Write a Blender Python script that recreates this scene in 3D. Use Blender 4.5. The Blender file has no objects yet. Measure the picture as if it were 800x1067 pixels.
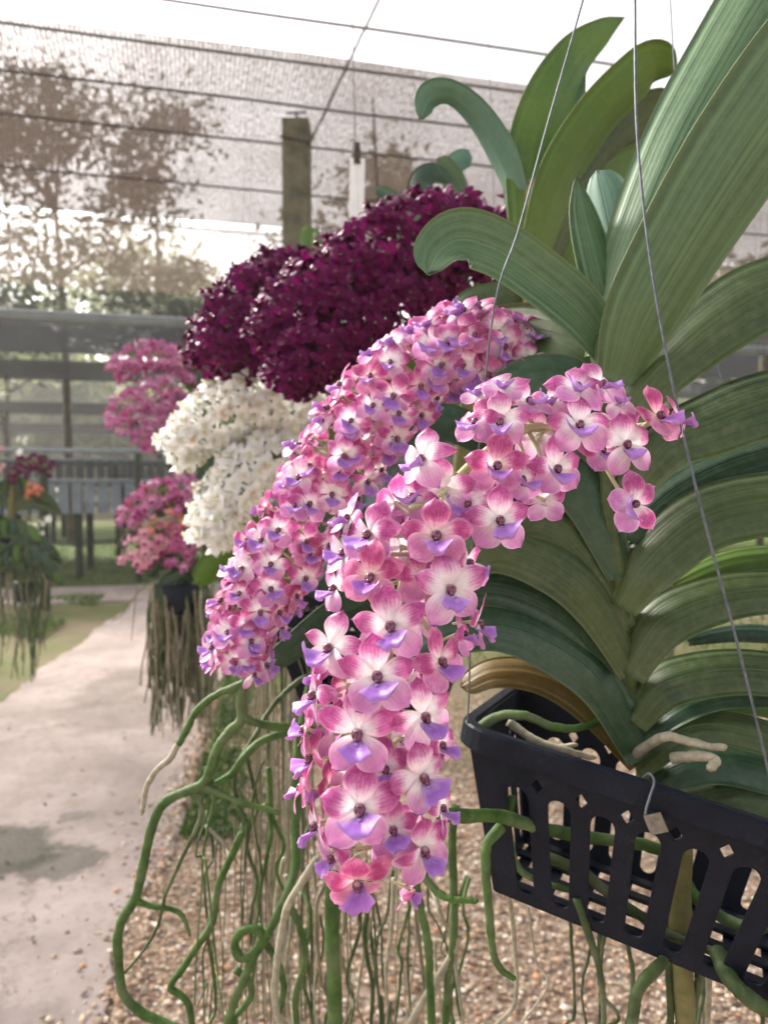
import bpy, math, random
import numpy as np
from mathutils import Vector, Matrix, Euler, Quaternion

random.seed(7); RNG = np.random.default_rng(7)
SC = bpy.context.scene
COL = SC.collection
R = math.radians

# ------------------------------------------------------------------ camera
CAM_Z, F, PITCH = 1.30, 800.0, R(-2.4)
cd = bpy.data.cameras.new('camera'); cam = bpy.data.objects.new('camera', cd); COL.objects.link(cam)
cam.location = (0, 0, CAM_Z); cam.rotation_euler = (math.pi / 2 + PITCH, 0, 0)
cd.sensor_fit = 'AUTO'; cd.sensor_width = 36; cd.lens = 27.0; cd.clip_start = 0.02; cd.clip_end = 3000
cd.dof.use_dof = True; cd.dof.focus_distance = 0.40; cd.dof.aperture_fstop = 10.5
SC.camera = cam
CR = Euler((math.pi / 2 + PITCH, 0, 0)).to_matrix(); CP = Vector((0, 0, CAM_Z))

def P(px, py, d):
    """point seen at photo pixel (px, py) and d metres in front of the lens"""
    return CP + CR @ Vector(((px - 400) / F * d, (533.5 - py) / F * d, -d))
def G(px, py, z=0.0):
    """point of the ground plane z seen at that pixel"""
    v = CR @ Vector(((px - 400) / F, (533.5 - py) / F, -1)); t = (z - CAM_Z) / v.z
    return CP + v * t
UX, VX = Vector((.97, .243, 0)), Vector((-.243, .97, 0))         # axes the nursery is laid out on
def S(a, b, z): return UX * a + VX * b + Vector((0, 0, z))

# ------------------------------------------------------------------ tagging
def tag(o, label=None, cat=None, group=None, kind=None):
    if label: o['label'] = label
    if cat: o['category'] = cat
    if group: o['group'] = group
    if kind: o['kind'] = kind
    return o
def empty(name, loc, label, cat, group=None):
    o = bpy.data.objects.new(name, None); COL.objects.link(o); o.location = loc; o.empty_display_size = .05
    return tag(o, label, cat, group)

# ------------------------------------------------------------------ mesh builder
class MB:
    def __init__(s): s.v = []; s.f = []; s.m = []; s.uv = []; s.c = []
    def add(s, v, f, uv=None, m=0, c=(1, 1, 1)):
        b = len(s.v); s.v += [tuple(x) for x in v]; s.f += [tuple(b + i for i in q) for q in f]; s.m += [m] * len(f)
        s.uv += list(uv) if uv else [(0, 0)] * len(v); s.c += [c] * len(v); return b
    def grid(s, pts, nu, nv, uv=None, m=0, closed_u=False, flip=False):
        f = []
        w = nu if closed_u else nu - 1
        for j in range(nv - 1):
            for i in range(w):
                a, b = j * nu + i, j * nu + (i + 1) % nu
                q = (a, b, b + nu, a + nu); f.append(q[::-1] if flip else q)
        return s.add(pts, f, uv, m)
    def tube(s, pts, rad, n=8, m=0, cap=True):
        pts = [Vector(p) for p in pts]; k = len(pts)
        if not hasattr(rad, '__len__'): rad = [rad] * k
        t = [(pts[min(i + 1, k - 1)] - pts[max(i - 1, 0)]).normalized() for i in range(k)]
        r = t[0].orthogonal().normalized(); V = []; UV = []; L = 0
        for i in range(k):
            r = (r - t[i] * r.dot(t[i]))
            r = r.normalized() if r.length > 1e-6 else t[i].orthogonal().normalized()
            b = t[i].cross(r)
            if i: L += (pts[i] - pts[i - 1]).length
            for j in range(n):
                a = 2 * math.pi * j / n; V.append(pts[i] + (r * math.cos(a) + b * math.sin(a)) * rad[i]); UV.append((j / n, L))
        b0 = s.grid(V, n, k, UV, m, True)
        if cap:
            s.f.append(tuple(b0 + j for j in range(n))[::-1]); s.m.append(m)
            s.f.append(tuple(b0 + (k - 1) * n + j for j in range(n))); s.m.append(m)
    def ball(s, c, r, n=10, k=7, m=0, fn=None):
        V = []; UV = []
        for j in range(k):
            th = math.pi * j / (k - 1)
            for i in range(n):
                ph = 2 * math.pi * i / n
                p = Vector((math.sin(th) * math.cos(ph), math.cos(th), math.sin(th) * math.sin(ph)))
                q = Vector((p.x * r[0], p.y * r[1], p.z * r[2]))
                if fn: q = fn(q, p)
                V.append(q + Vector(c)); UV.append((i / n, j / (k - 1)))
        s.grid(V, n, k, UV, m, True)
    def box(s, c, h, ax=None, m=0):
        ax = ax or (Vector((1, 0, 0)), Vector((0, 1, 0)), Vector((0, 0, 1)))
        V = [Vector(c) + ax[0] * h[0] * x + ax[1] * h[1] * y + ax[2] * h[2] * z for z in (-1, 1) for y in (-1, 1) for x in (-1, 1)]
        s.add(V, [(0, 2, 3, 1), (4, 5, 7, 6), (0, 1, 5, 4), (2, 6, 7, 3), (0, 4, 6, 2), (1, 3, 7, 5)], None, m)
    def mesh(s, name, mats, smooth=True):
        me = bpy.data.meshes.new(name); me.from_pydata(s.v, [], s.f)
        for m in (mats if isinstance(mats, (list, tuple)) else [mats]): me.materials.append(m)
        me.polygons.foreach_set('material_index', s.m)
        if smooth: me.polygons.foreach_set('use_smooth', [True] * len(s.f))
        li = np.empty(len(me.loops), dtype=np.int32); me.loops.foreach_get('vertex_index', li)
        me.uv_layers.new(name='UVMap').data.foreach_set('uv', np.array(s.uv, dtype=np.float32)[li].ravel())
        me.update(); return me
    def obj(s, name, mats, parent=None, smooth=True, origin=None):
        """parts keep world coordinates: shifted into the parent's space (parents are unrotated empties)"""
        o = bpy.data.objects.new(name, s.mesh(name, mats, smooth)); COL.objects.link(o)
        if parent is not None:
            w = wloc(parent); o.parent = parent; o.data.transform(Matrix.Translation(-w))
        return o
def wloc(o):
    w = Vector(o.location); q = o.parent
    while q is not None: w += Vector(q.location); q = q.parent
    return w

def crom(pts, n):
    """Catmull-Rom through tuples of any length, n samples"""
    p = np.array(pts, dtype=float); k = len(p); e = np.vstack([2 * p[0] - p[1], p, 2 * p[-1] - p[-2]]); out = []
    for i in range(n):
        t = i / (n - 1) * (k - 1); a = min(int(t), k - 2); t -= a
        p0, p1, p2, p3 = e[a], e[a + 1], e[a + 2], e[a + 3]
        out.append(.5 * (2 * p1 + (p2 - p0) * t + (2 * p0 - 5 * p1 + 4 * p2 - p3) * t * t + (3 * p1 - p0 - 3 * p2 + p3) * t ** 3))
    return np.array(out)

def fast_mesh(name, V, faces, mat, col=None, smooth=False):
    """numpy mesh: V (n,3); faces (m,k); optional per-vertex colour attribute 'tint'"""
    me = bpy.data.meshes.new(name); n, (m, k) = len(V), faces.shape
    me.vertices.add(n); me.vertices.foreach_set('co', V.astype(np.float32).ravel())
    me.loops.add(m * k); me.loops.foreach_set('vertex_index', faces.astype(np.int32).ravel())
    me.polygons.add(m); me.polygons.foreach_set('loop_start', np.arange(0, m * k, k, dtype=np.int32))
    if smooth: me.polygons.foreach_set('use_smooth', np.ones(m, dtype=bool))
    if col is not None:
        a = me.color_attributes.new('tint', 'FLOAT_COLOR', 'POINT')
        a.data.foreach_set('color', np.hstack([col, np.ones((n, 1))]).astype(np.float32).ravel())
    me.materials.append(mat); me.update(calc_edges=True); me.validate(); return me

# ------------------------------------------------------------------ materials
def lin(h):
    h = h.lstrip('#'); o = []
    for i in (0, 2, 4):
        c = int(h[i:i + 2], 16) / 255; o.append(c / 12.92 if c <= .04045 else ((c + .055) / 1.055) ** 2.4)
    return tuple(o) + (1,)
class NT:
    def __init__(s, name):
        s.mat = bpy.data.materials.new(name); s.mat.use_nodes = True; s.t = s.mat.node_tree; s.t.nodes.clear()
        s.out = s.t.nodes.new('ShaderNodeOutputMaterial')
    def n(s, typ, ins=None, **kw):
        x = s.t.nodes.new('ShaderNode' + typ)
        for k, v in kw.items(): setattr(x, k, v)
        for k, v in (ins or {}).items(): s.put(x.inputs[k], v)
        return x
    def put(s, sock, v):
        if isinstance(v, bpy.types.NodeSocket): s.t.links.new(v, sock)
        else:
            if sock.type == 'RGBA' and hasattr(v, '__len__') and len(v) == 3: v = tuple(v) + (1,)
            sock.default_value = v
    def noise(s, vec, scale, detail=3, rough=.55, dist=0):
        return s.n('TexNoise', {'Vector': vec, 'Scale': scale, 'Detail': detail, 'Roughness': rough, 'Distortion': dist}).outputs['Fac']
    def math(s, op, a, b=0.0, clamp=False):
        return s.n('Math', {0: a, 1: b}, operation=op, use_clamp=clamp).outputs[0]
    def ramp(s, fac, stops, interp='LINEAR'):
        r = s.n('ValToRGB', {'Fac': fac}); e = r.color_ramp.elements; r.color_ramp.interpolation = interp
        while len(e) < len(stops): e.new(.5)
        for x, (p, c) in zip(e, stops):
            x.position = p; x.color = c if hasattr(c, '__len__') else (c, c, c, 1)
        return r.outputs['Color']
    def mix(s, fac, a, b, blend='MIX'):
        x = s.n('Mix', {'Factor': fac, 'A': None, 'B': None} if False else None, data_type='RGBA', blend_type=blend)
        s.put(x.inputs[0], fac); s.put(x.inputs[6], a); s.put(x.inputs[7], b); return x.outputs[2]
    def coord(s, k='Object'): return s.n('TexCoord').outputs[k]
    def mapv(s, vec, sc): return s.n('Mapping', {'Vector': vec, 'Scale': sc}).outputs[0]
    def bump(s, h, strength=.3, dist=.002): return s.n('Bump', {'Height': h, 'Strength': strength, 'Distance': dist}).outputs[0]
    def rand(s): return s.n('ObjectInfo').outputs['Random']
    def done(s, sh): s.t.links.new(sh, s.out.inputs['Surface']); return s.mat
    def pbr(s, col, rough=.6, spec=.4, normal=None, transl=0, tcol=None, metal=0, coat=0, sheen=0):
        ins = {'Base Color': col, 'Roughness': rough, 'Specular IOR Level': spec, 'Metallic': metal, 'Coat Weight': coat, 'Sheen Weight': sheen}
        if normal is not None: ins['Normal'] = normal
        b = s.n('BsdfPrincipled', ins).outputs[0]
        if transl:
            tn = s.n('BsdfTranslucent', {'Color': tcol if tcol is not None else col}).outputs[0]
            mx = s.n('MixShader', {0: transl}); s.t.links.new(b, mx.inputs[1]); s.t.links.new(tn, mx.inputs[2]); b = mx.outputs[0]
        return s.done(b)

def m_petal(name, stops, edge, edge_amt=.5, vein=.35, rnd=.12, transl=.35, hue=(1, .62, .5, 1), sheen=.12, spec=.3):
    """orchid petal: pigment runs from the pale heart to the coloured tip along UV v, with veins along the petal"""
    t = NT(name); uv = t.n('UVMap').outputs[0]; sp = t.n('SeparateXYZ', {0: uv}); u, v = sp.outputs[0], sp.outputs[1]
    oi = t.n('ObjectInfo'); rnd_v = t.math('MULTIPLY', t.math('SUBTRACT', oi.outputs['Random'], .5), rnd * 2)
    ob = t.coord(); nz = t.noise(ob, 3.2, 4, .6); st_ = t.noise(t.mapv(uv, (14, 1.2, 1)), 1, 3, .6)
    shift = t.math('ADD', t.math('MULTIPLY', t.math('SUBTRACT', nz, .5), .5), t.math('MULTIPLY', t.math('SUBTRACT', st_, .5), .5))
    vv = t.math('ADD', v, t.math('ADD', shift, rnd_v))
    col = t.ramp(vv, stops)
    vn = t.noise(t.mapv(uv, (26, 2.2, 1)), 1, 2)
    vs = t.ramp(vn, [(.42, 0), (.62, 1)])
    col = t.mix(t.math('MULTIPLY', t.math('MULTIPLY', vs, vein), t.ramp(v, [(.3, .15), (.6, 1)])), col, t.mix(.55, col, stops[-2][1]))
    pt = t.ramp(t.noise(ob, 9, 4, .7), [(.42, 0), (.7, 1)]); col = t.mix(t.math('MULTIPLY', pt, t.ramp(v, [(.35, 0), (.7, vein * .5)])), col, stops[-1][1])
    ed = t.ramp(t.math('ABSOLUTE', t.math('SUBTRACT', t.math('MULTIPLY', u, 2), 1)), [(.72, 0), (1, 1)])
    col = t.mix(t.math('MULTIPLY', ed, edge_amt), col, edge)
    warm = t.ramp(oi.outputs['Random'], [(.78, 0), (.92, 1)])
    col = t.mix(t.math('MULTIPLY', warm, .45), col, t.mix(1, col, hue, 'MULTIPLY'))
    bp = t.bump(vn, .25, .0006)
    return t.pbr(col, .33, spec, bp, transl, None, sheen=sheen)

def m_simple(name, c1, c2, scale=40, rough=.5, spec=.4, bump=.2, transl=0, detail=4, dist=.001, metal=0, r=0.0):
    t = NT(name); ob = t.coord(); nz = t.noise(ob, scale, detail)
    f = t.ramp(nz, [(.3, 0), (.7, 1)])
    col = t.mix(f, c1, c2)
    if r: col = t.mix(t.math('MULTIPLY', t.rand(), r), col, t.mix(1, col, (.45, .45, .45, 1), 'MULTIPLY'))
    return t.pbr(col, rough, spec, t.bump(nz, bump, dist), transl, metal=metal)

def m_leaf(name, dark, light, yellow, transl=.14, rough=.46, stripes=.6, spec=.5):
    """strap leaf: parallel veins along the blade, pale margin, dusty patches, duller base"""
    t = NT(name); uv = t.n('UVMap').outputs[0]; sp = t.n('SeparateXYZ', {0: uv}); u, v = sp.outputs[0], sp.outputs[1]
    ob = t.coord()
    wob = t.math('ADD', u, t.math('MULTIPLY', t.noise(ob, 9, 2), .05))
    n1 = t.n('TexNoise', {'W': t.math('MULTIPLY', wob, 15), 'Scale': 1, 'Detail': 2.5, 'Roughness': .6}, noise_dimensions='1D').outputs['Fac']
    st = t.ramp(n1, [(.36, 0), (.66, 1)])
    big = t.ramp(t.noise(ob, 16, 4), [(.35, 0), (.7, 1)])
    col = t.mix(t.math('MULTIPLY', st, stripes), dark, light)
    col = t.mix(t.math('MULTIPLY', big, .45), col, t.mix(.5, light, yellow))
    base = t.ramp(v, [(0, 1), (.22, 0)])
    col = t.mix(t.math('MULTIPLY', base, .45), col, yellow)
    mott = t.noise(ob, 140, 5, .65)
    col = t.mix(t.ramp(mott, [(.45, 0), (.85, .45)]), col, t.mix(.45, light, (.30, .31, .24, 1)))
    a = t.math('ABSOLUTE', t.math('SUBTRACT', t.math('MULTIPLY', u, 2), 1))
    col = t.mix(t.ramp(a, [(.93, 0), (.985, .7)]), col, t.mix(.5, light, (.26, .30, .14, 1)))
    col = t.mix(t.math('MULTIPLY', t.ramp(a, [(.0, 1), (.045, 0)]), .35), col, light)
    spots = t.ramp(t.noise(ob, 260, 2, .5), [(.70, 0), (.76, 1)])
    col = t.mix(t.math('MULTIPLY', spots, .45), col, (.045, .035, .02, 1))
    scar = t.ramp(t.noise(t.mapv(uv, (5, 18, 1)), 1, 5, .75), [(.66, 0), (.74, .5)]); col = t.mix(scar, col, t.mix(.5, light, (.34, .33, .25, 1)))
    col = t.mix(t.math('MULTIPLY', t.rand(), .30), col, t.mix(.5, dark, yellow))
    h = t.math('ADD', t.math('MULTIPLY', n1, 1.0), t.math('MULTIPLY', mott, .25))
    rg = t.math('ADD', t.math('MULTIPLY', mott, .25), rough - .1)
    return t.pbr(col, rg, spec, t.bump(h, .45, .0012), transl, t.mix(.4, light, (.30, .36, .03, 1)))

PINK_STOPS_UP = [(.22, lin('fbf6f8')), (.38, lin('f0cae0')), (.54, lin('d074ae')), (.73, lin('a6357e')), (.9, lin('b2468c')), (1, lin('d890c2'))]
PINK_STOPS_LO = [(.16, lin('fbf6f8')), (.36, lin('f0cee4')), (.62, lin('da9acc')), (.86, lin('c878b8')), (1, lin('dfaad6'))]
M = {}
M['pet_up'] = m_petal('pink_petal_dark_tip', PINK_STOPS_UP, lin('e8aed0'), .42, .8, .2)
M['pet_lo'] = m_petal('pink_petal_soft', PINK_STOPS_LO, lin('f2cfe6'), .5, .7, .2)
M['lip'] = m_petal('lavender_lip', [(0, lin('c09ad2')), (.3, lin('a066c2')), (.6, lin('b07cd4')), (1, lin('d0a0e2'))], lin('dcb4ea'), .5, .45, .12, .25, (1, .6, .75, 1))
M['pet_bur'] = m_petal('burgundy_petal', [(0, lin('600a46')), (.4, lin('720b54')), (.7, lin('4a0638')), (1, lin('7c0f60'))], lin('9a1a74'), .3, .4, .15, .3, (.8, .7, .8, 1), 0, .12)
M['lip_bur'] = m_petal('burgundy_lip', [(0, lin('3c0422')), (1, lin('741450'))], lin('7c1652'), .2, sheen=0, spec=.12)
M['pet_wh'] = m_petal('white_petal', [(0, lin('f6f6ec')), (.3, lin('fafaf8')), (1, lin('fbfbfa'))], lin('f7f7f5'), .2, .1, .05, .3, (1, .99, .93, 1), 0)
M['lip_wh'] = m_petal('white_lip', [(0, lin('f0eecb')), (1, lin('f8f8f0'))], lin('f4f4ee'), .2)
M['pet_mag'] = m_petal('spotted_magenta_petal', [(.1, lin('e8c2d8')), (.3, lin('b54590')), (.5, lin('dc9cc6')), (.68, lin('a63282')), (.85, lin('c774ae')), (1, lin('a83a86'))], lin('d99cc8'), .35, .5, .3)
M['lip_mag'] = m_petal('magenta_lip', [(0, lin('8c1a62')), (1, lin('b8408c'))], lin('c860a0'), .3)
M['pet_sal'] = m_petal('salmon_petal', [(0, lin('e8b8a8')), (.5, lin('e08468')), (1, lin('cf6a50'))], lin('eab09a'), .3)
M['pet_rose'] = m_petal('pale_rose_petal', [(0, lin('efd2d8')), (.5, lin('dd9cb4')), (1, lin('c9789c'))], lin('ecc4d0'), .3)

def m_column():
    t = NT('maroon_column'); ob = t.coord(); uv = t.n('UVMap').outputs[0]; v = t.n('SeparateXYZ', {0: uv}).outputs[1]
    sp = t.ramp(t.noise(ob, 16, 2), [(.5, 0), (.6, 1)])
    col = t.mix(sp, lin('47102c'), lin('8c4468')); col = t.mix(t.ramp(v, [(.02, .6), (.3, 0)]), col, lin('d8a8ba'))
    return t.pbr(col, .18, .7)
M['column'] = m_column()
M['stalk'] = m_simple('pale_flower_stalk', lin('d9d3b4'), lin('a9b078'), 60, .5, .35, .1, .1)
M['stalk_bur'] = m_simple('maroon_flower_stalk', lin('4a1830'), lin('6a2440'), 60, .5, .35, .1)
M['stalk_green'] = m_simple('green_flower_stalk', lin('6f8a4a'), lin('8fa05c'), 60, .5, .35, .1)
M['leaf'] = m_leaf('strap_leaf_green', lin('152b18'), lin('4a642e'), lin('5c6a2c'))
M['leaf_pale'] = m_leaf('strap_leaf_dusty', lin('2b4c36'), lin('698c62'), lin('627a46'), .15, .48, .75)
M['leaf_deep'] = m_leaf('strap_leaf_deep', lin('153526'), lin('2f5838'), lin('3a562e'), .12, .36, .4)
M['leaf_bright'] = m_leaf('strap_leaf_bright', lin('345c22'), lin('6c9434'), lin('7f9436'), .3, .4, .35)
M['leaf_blue'] = m_leaf('strap_leaf_bluish', lin('436e60'), lin('6c9482'), lin('74966a'), .2, .5, .25)
M['leaf_yellow'] = m_leaf('strap_leaf_yellowed', lin('57481a'), lin('8a7030'), lin('80581e'), .2, .45, .35)
M['stem'] = m_simple('orchid_stem', lin('5f6438'), lin('7d7450'), 90, .7, .25, .6, 0, 5)
M['sheath'] = m_simple('old_leaf_sheath', lin('1a1512'), lin('43362b'), 160, .9, .1, .9, 0, 5)
M['root'] = m_simple('green_root', lin('355424'), lin('6a8648'), 70, .55, .35, .5, .05, 5, .001, 0, .45)
def m_root(name, c1, c2, silver, amt):
    t = NT(name); ob = t.coord(); nz = t.noise(ob, 70, 5, .6); col = t.mix(t.ramp(nz, [(.3, 0), (.7, 1)]), c1, c2)
    col = t.mix(t.math('MULTIPLY', t.ramp(t.noise(ob, 22, 4, .65), [(.46, 0), (.66, 1)]), amt), col, silver)
    col = t.mix(t.ramp(t.noise(ob, 240, 3, .6), [(.6, 0), (.75, .5)]), col, (.05, .045, .025, 1))
    col = t.mix(t.math('MULTIPLY', t.rand(), .35), col, t.mix(1, col, (.5, .5, .45, 1), 'MULTIPLY'))
    return t.pbr(col, .6, .3, t.bump(t.noise(ob, 160, 5, .7), .7, .0012))
M['root'] = m_root('green_root_skin', lin('264519'), lin('527232'), lin('80896c'), .42)
M['root_dark'] = m_root('dark_root_skin', lin('26391c'), lin('4c5c34'), lin('80836e'), .6)
M['root_pale'] = m_simple('silvery_root', lin('807d6b'), lin('a8a390'), 150, .8, .2, .6, 0, 5)
M['root_tan'] = m_simple('dry_root', lin('6f6a52'), lin('9a927c'), 90, .85, .15, .5, 0, 5, .001, 0, .4)
def m_plastic():
    t = NT('black_basket_plastic'); ob = t.coord(); nz = t.noise(ob, 60, 5, .7); fine = t.noise(ob, 900, 2)
    col = t.mix(t.ramp(nz, [(.42, 0), (.8, .8)]), (.0025, .0045, .0105, 1), (.009, .014, .027, 1))
    dust = t.math('MULTIPLY', t.ramp(t.noise(ob, 340, 4, .7), [(.5, 0), (.75, .5)]), t.ramp(t.noise(ob, 28, 4, .7), [(.45, 0), (.68, 1)])); col = t.mix(dust, col, (.05, .054, .06, 1))
    return t.pbr(col, t.math('ADD', t.math('MULTIPLY', nz, .35), .28), .17, t.bump(t.math('ADD', nz, t.math('MULTIPLY', fine, .3)), .25, .0008))
M['plastic'] = m_plastic()
M['wire'] = m_simple('galvanised_wire', lin('4e535c'), lin('6c727c'), 200, .5, .4, .1, metal=.4)
M['roof_wire'] = m_simple('rusty_roof_wire', lin('2c2624'), lin('4c423c'), 30, .8, .2, .2)
M['tag'] = m_simple('white_plastic_tag', lin('d8dce0'), lin('e8eaec'), 20, .4, .4, .05)
M['foil'] = m_simple('grey_metal_tag', lin('66645e'), lin('8c8a82'), 200, .4, .5, .3, metal=.5)
M['pipe'] = m_simple('painted_blue_grey_pipe', lin('76838c'), lin('93a0a8'), 6, .4, .4, .1, metal=.2)
M['timber'] = m_simple('mossy_timber', lin('44463a'), lin('716e5a'), 14, .9, .15, .8, 0, 8, .01)
M['legs'] = m_simple('weathered_bench_leg', lin('1f2b1e'), lin('38432f'), 8, .9, .15, .5, 0, 6, .01)
M['bark'] = m_simple('tree_bark', lin('4a4238'), lin('7c7266'), 5, .95, .1, .8, 0, 8, .03)
M['plank'] = m_simple('pale_yellow_plank', lin('cfc69a'), lin('ded6b4'), 8, .7, .3, .2)
M['pot'] = m_simple('pale_green_pot', lin('7e9a58'), lin('93a868'), 20, .5, .4, .1)
M['weed'] = None

def m_foliage(name, c1, c2, c3, transl=.3):
    t = NT(name); g = t.n('NewGeometry').outputs['Random Per Island']
    col = t.ramp(g, [(0, c1), (.5, c2), (1, c3)])
    return t.pbr(col, .6, .3, None, transl)
M['fol_dark'] = m_foliage('dark_foliage', lin('28361e'), lin('3a4a28'), lin('52603a'), .25)
M['fol_pale'] = m_foliage('haze_paled_foliage', lin('6f7c52'), lin('8a9468'), lin('a2a67c'), .5)  # far trees: washed-out look of haze and glare put into the leaf colour
M['weed'] = m_foliage('weed_leaf', lin('2a4a1e'), lin('47662a'), lin('6f8244'), .25)
M['grass'] = m_foliage('grass_blade', lin('3c5a24'), lin('5a7a34'), lin('7c8a48'), .25)

def m_net(name, cov_lo, cov_hi, ribs, c=(.10, .085, .075), seed=0, tr=.5, hole=.5):
    """knitted shade cloth: dark thread with open mesh between, ribs running along the local Y"""
    t = NT(name); uv = t.n('UVMap').outputs[0]
    rib = t.n('TexWave', {'Vector': uv, 'Scale': ribs, 'Distortion': 1.6, 'Detail': 3, 'Detail Scale': 3, 'Detail Roughness': .7}, bands_direction='X').outputs['Fac']
    fine = t.noise(t.mapv(uv, (95, 24, 1)), 1, 3, .7)
    wide = t.noise(t.mapv(uv, (1.6, .9, 1)), 1, 4, .65)
    f = t.math('ADD', t.math('MULTIPLY', rib, .13), t.math('ADD', t.math('MULTIPLY', fine, .75), t.math('MULTIPLY', wide, .22)))
    cov = t.n('MapRange', {'Value': f, 'From Min': .46, 'From Max': .64, 'To Min': cov_lo, 'To Max': cov_hi}).outputs[0]
    d = t.n('BsdfDiffuse', {'Color': tuple(c) + (1,)}).outputs[0]; tl = t.n('BsdfTranslucent', {'Color': tuple(c) + (1,)}).outputs[0]
    m1 = t.n('MixShader', {0: tr}); t.t.links.new(d, m1.inputs[1]); t.t.links.new(tl, m1.inputs[2])
    m2 = t.n('MixShader', {0: cov}); t.t.links.new(t.n('BsdfTransparent').outputs[0], m2.inputs[1]); t.t.links.new(m1.outputs[0], m2.inputs[2])
    return t.done(m2.outputs[0])
M['net'] = m_net('brown_shade_net', .62, .95, 15.0, (.10, .072, .058))
M['net_thin'] = m_net('thin_pale_net', .30, .72, 15.0, (.22, .17, .13))
M['net_far'] = m_net('grey_shade_net', .90, .985, 3.0, (.045, .047, .052), 0, .4)

# ground materials
def m_ground():
    t = NT('bare_earth_and_gravel'); ob = t.coord(); 
    vor = t.n('TexVoronoi', {'Vector': ob, 'Scale': 70, 'Randomness': 1})
    peb = t.ramp(t.n('SeparateXYZ', {0: vor.outputs['Color']}).outputs[0], [(0, lin('7c6a5a')), (.35, lin('a88e78')), (.7, lin('c4ae98')), (1, lin('d8ccbe'))])
    peb = t.mix(t.ramp(vor.outputs['Distance'], [(.0, 0), (.75, .6)]), peb, lin('6a5a4c'))
    soil = t.mix(t.noise(ob, 3, 5), lin('6d6250'), lin('8c8068'))
    big = t.noise(ob, .8, 5, .6)
    y = t.n('SeparateXYZ', {0: ob}).outputs[1]
    far = t.ramp(t.math('ADD', t.math('MULTIPLY', y, .1), t.math('MULTIPLY', t.math('SUBTRACT', big, .5), .25)), [(.30, 0), (.5, 1)])
    gr = t.mix(t.noise(ob, 25, 4), lin('46592c'), lin('7a7c4c'))
    soil = t.mix(t.ramp(big, [(.42, 0), (.58, 1)]), soil, gr)
    col = t.mix(far, peb, soil)
    return t.pbr(col, .9, .2, t.bump(vor.outputs['Distance'], .6, .008))
def m_lawn():
    t = NT('mown_lawn'); ob = t.coord(); col = t.mix(t.noise(ob, 20, 6, .7), lin('31481f'), lin('5f7a3a'))
    col = t.mix(t.ramp(t.noise(ob, 1.2, 4), [(.4, 0), (.65, .6)]), col, lin('7a7a50'))
    return t.pbr(col, .9, .15, t.bump(t.noise(ob, 60, 4), .6, .02))
def m_path():
    t = NT('weathered_concrete_path'); ob = t.coord()
    big = t.noise(ob, 1.6, 6, .62); mid = t.noise(ob, 7, 6, .68); fine = t.noise(ob, 90, 5, .7)
    col = t.mix(t.ramp(big, [(.35, 0), (.65, 1)]), lin('9a8e88'), lin('bcaea9'))
    col = t.mix(t.ramp(mid, [(.46, 0), (.70, .45)]), col, lin('8c7f74'))
    col = t.mix(t.ramp(t.noise(ob, 26, 6, .75), [(.34, .4), (.5, 0)]), col, lin('86796e'))
    col = t.mix(t.ramp(t.noise(ob, 300, 2), [(.66, 0), (.74, .5)]), col, lin('5c5048'))
    # dark damp algae stains with edges of their own
    dst = t.n('VectorMath', {0: ob, 1: t.n('VectorMath', {0: t.n('TexNoise', {'Vector': ob, 'Scale': 6, 'Detail': 8, 'Roughness': .7}).outputs['Color'], 'Scale': .34}, operation='SCALE').outputs[0]}, operation='ADD').outputs[0]
    for (x, y, sx, sy, k) in STAINS:
        m = t.n('Mapping', {'Vector': dst, 'Location': (-(x + .17) / sx, -(y + .17) / sy, 0), 'Scale': (1 / sx, 1 / sy, 0)}).outputs[0]
        ln = t.n('VectorMath', {0: m}, operation='LENGTH').outputs['Value']
        msk = t.math('MULTIPLY', t.ramp(ln, [(.72, 1), (1, 0)]), t.ramp(fine, [(.2, k), (.75, k * .6)]))
        col = t.mix(msk, col, lin('3c4032'))
    cr = t.n('TexVoronoi', {'Vector': dst, 'Scale': .9}, feature='DISTANCE_TO_EDGE').outputs['Distance']
    col = t.mix(t.ramp(cr, [(.0, .35), (.012, 0)]), col, lin('6a5e54'))
    return t.pbr(col, .85, .25, t.bump(t.math('ADD', t.math('MULTIPLY', mid, .6), t.math('MULTIPLY', fine, .4)), .5, .012))
g1 = G(40, 892); g2 = G(150, 860); g3 = G(70, 745); g4 = G(140, 700)
STAINS = [(g1.x - .16, g1.y, .24, .26, .95), (g1.x + .10, g1.y - .06, .17, .13, .8), (g1.x + .02, g1.y + .30, .12, .07, .55), (g1.x - .1, g1.y - .42, .10, .05, .4), (g3.x + .3, g3.y, .35, .4, .3), (g4.x, g4.y - .4, .2, .5, .35), (-1.0, 1.75, .3, .12, .25)]
M['ground'] = m_ground(); M['lawn'] = m_lawn(); M['path'] = m_path()
def m_tint(name, rough=.85):
    t = NT(name); a = t.n('VertexColor', layer_name='tint').outputs['Color']; ob = t.coord()
    return t.pbr(t.mix(t.ramp(t.noise(ob, 400, 3), [(.3, 0), (.7, .35)]), a, t.mix(1, a, (.5, .48, .45, 1), 'MULTIPLY')), rough, .25)
M['stone'] = m_tint('pebble')

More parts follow.
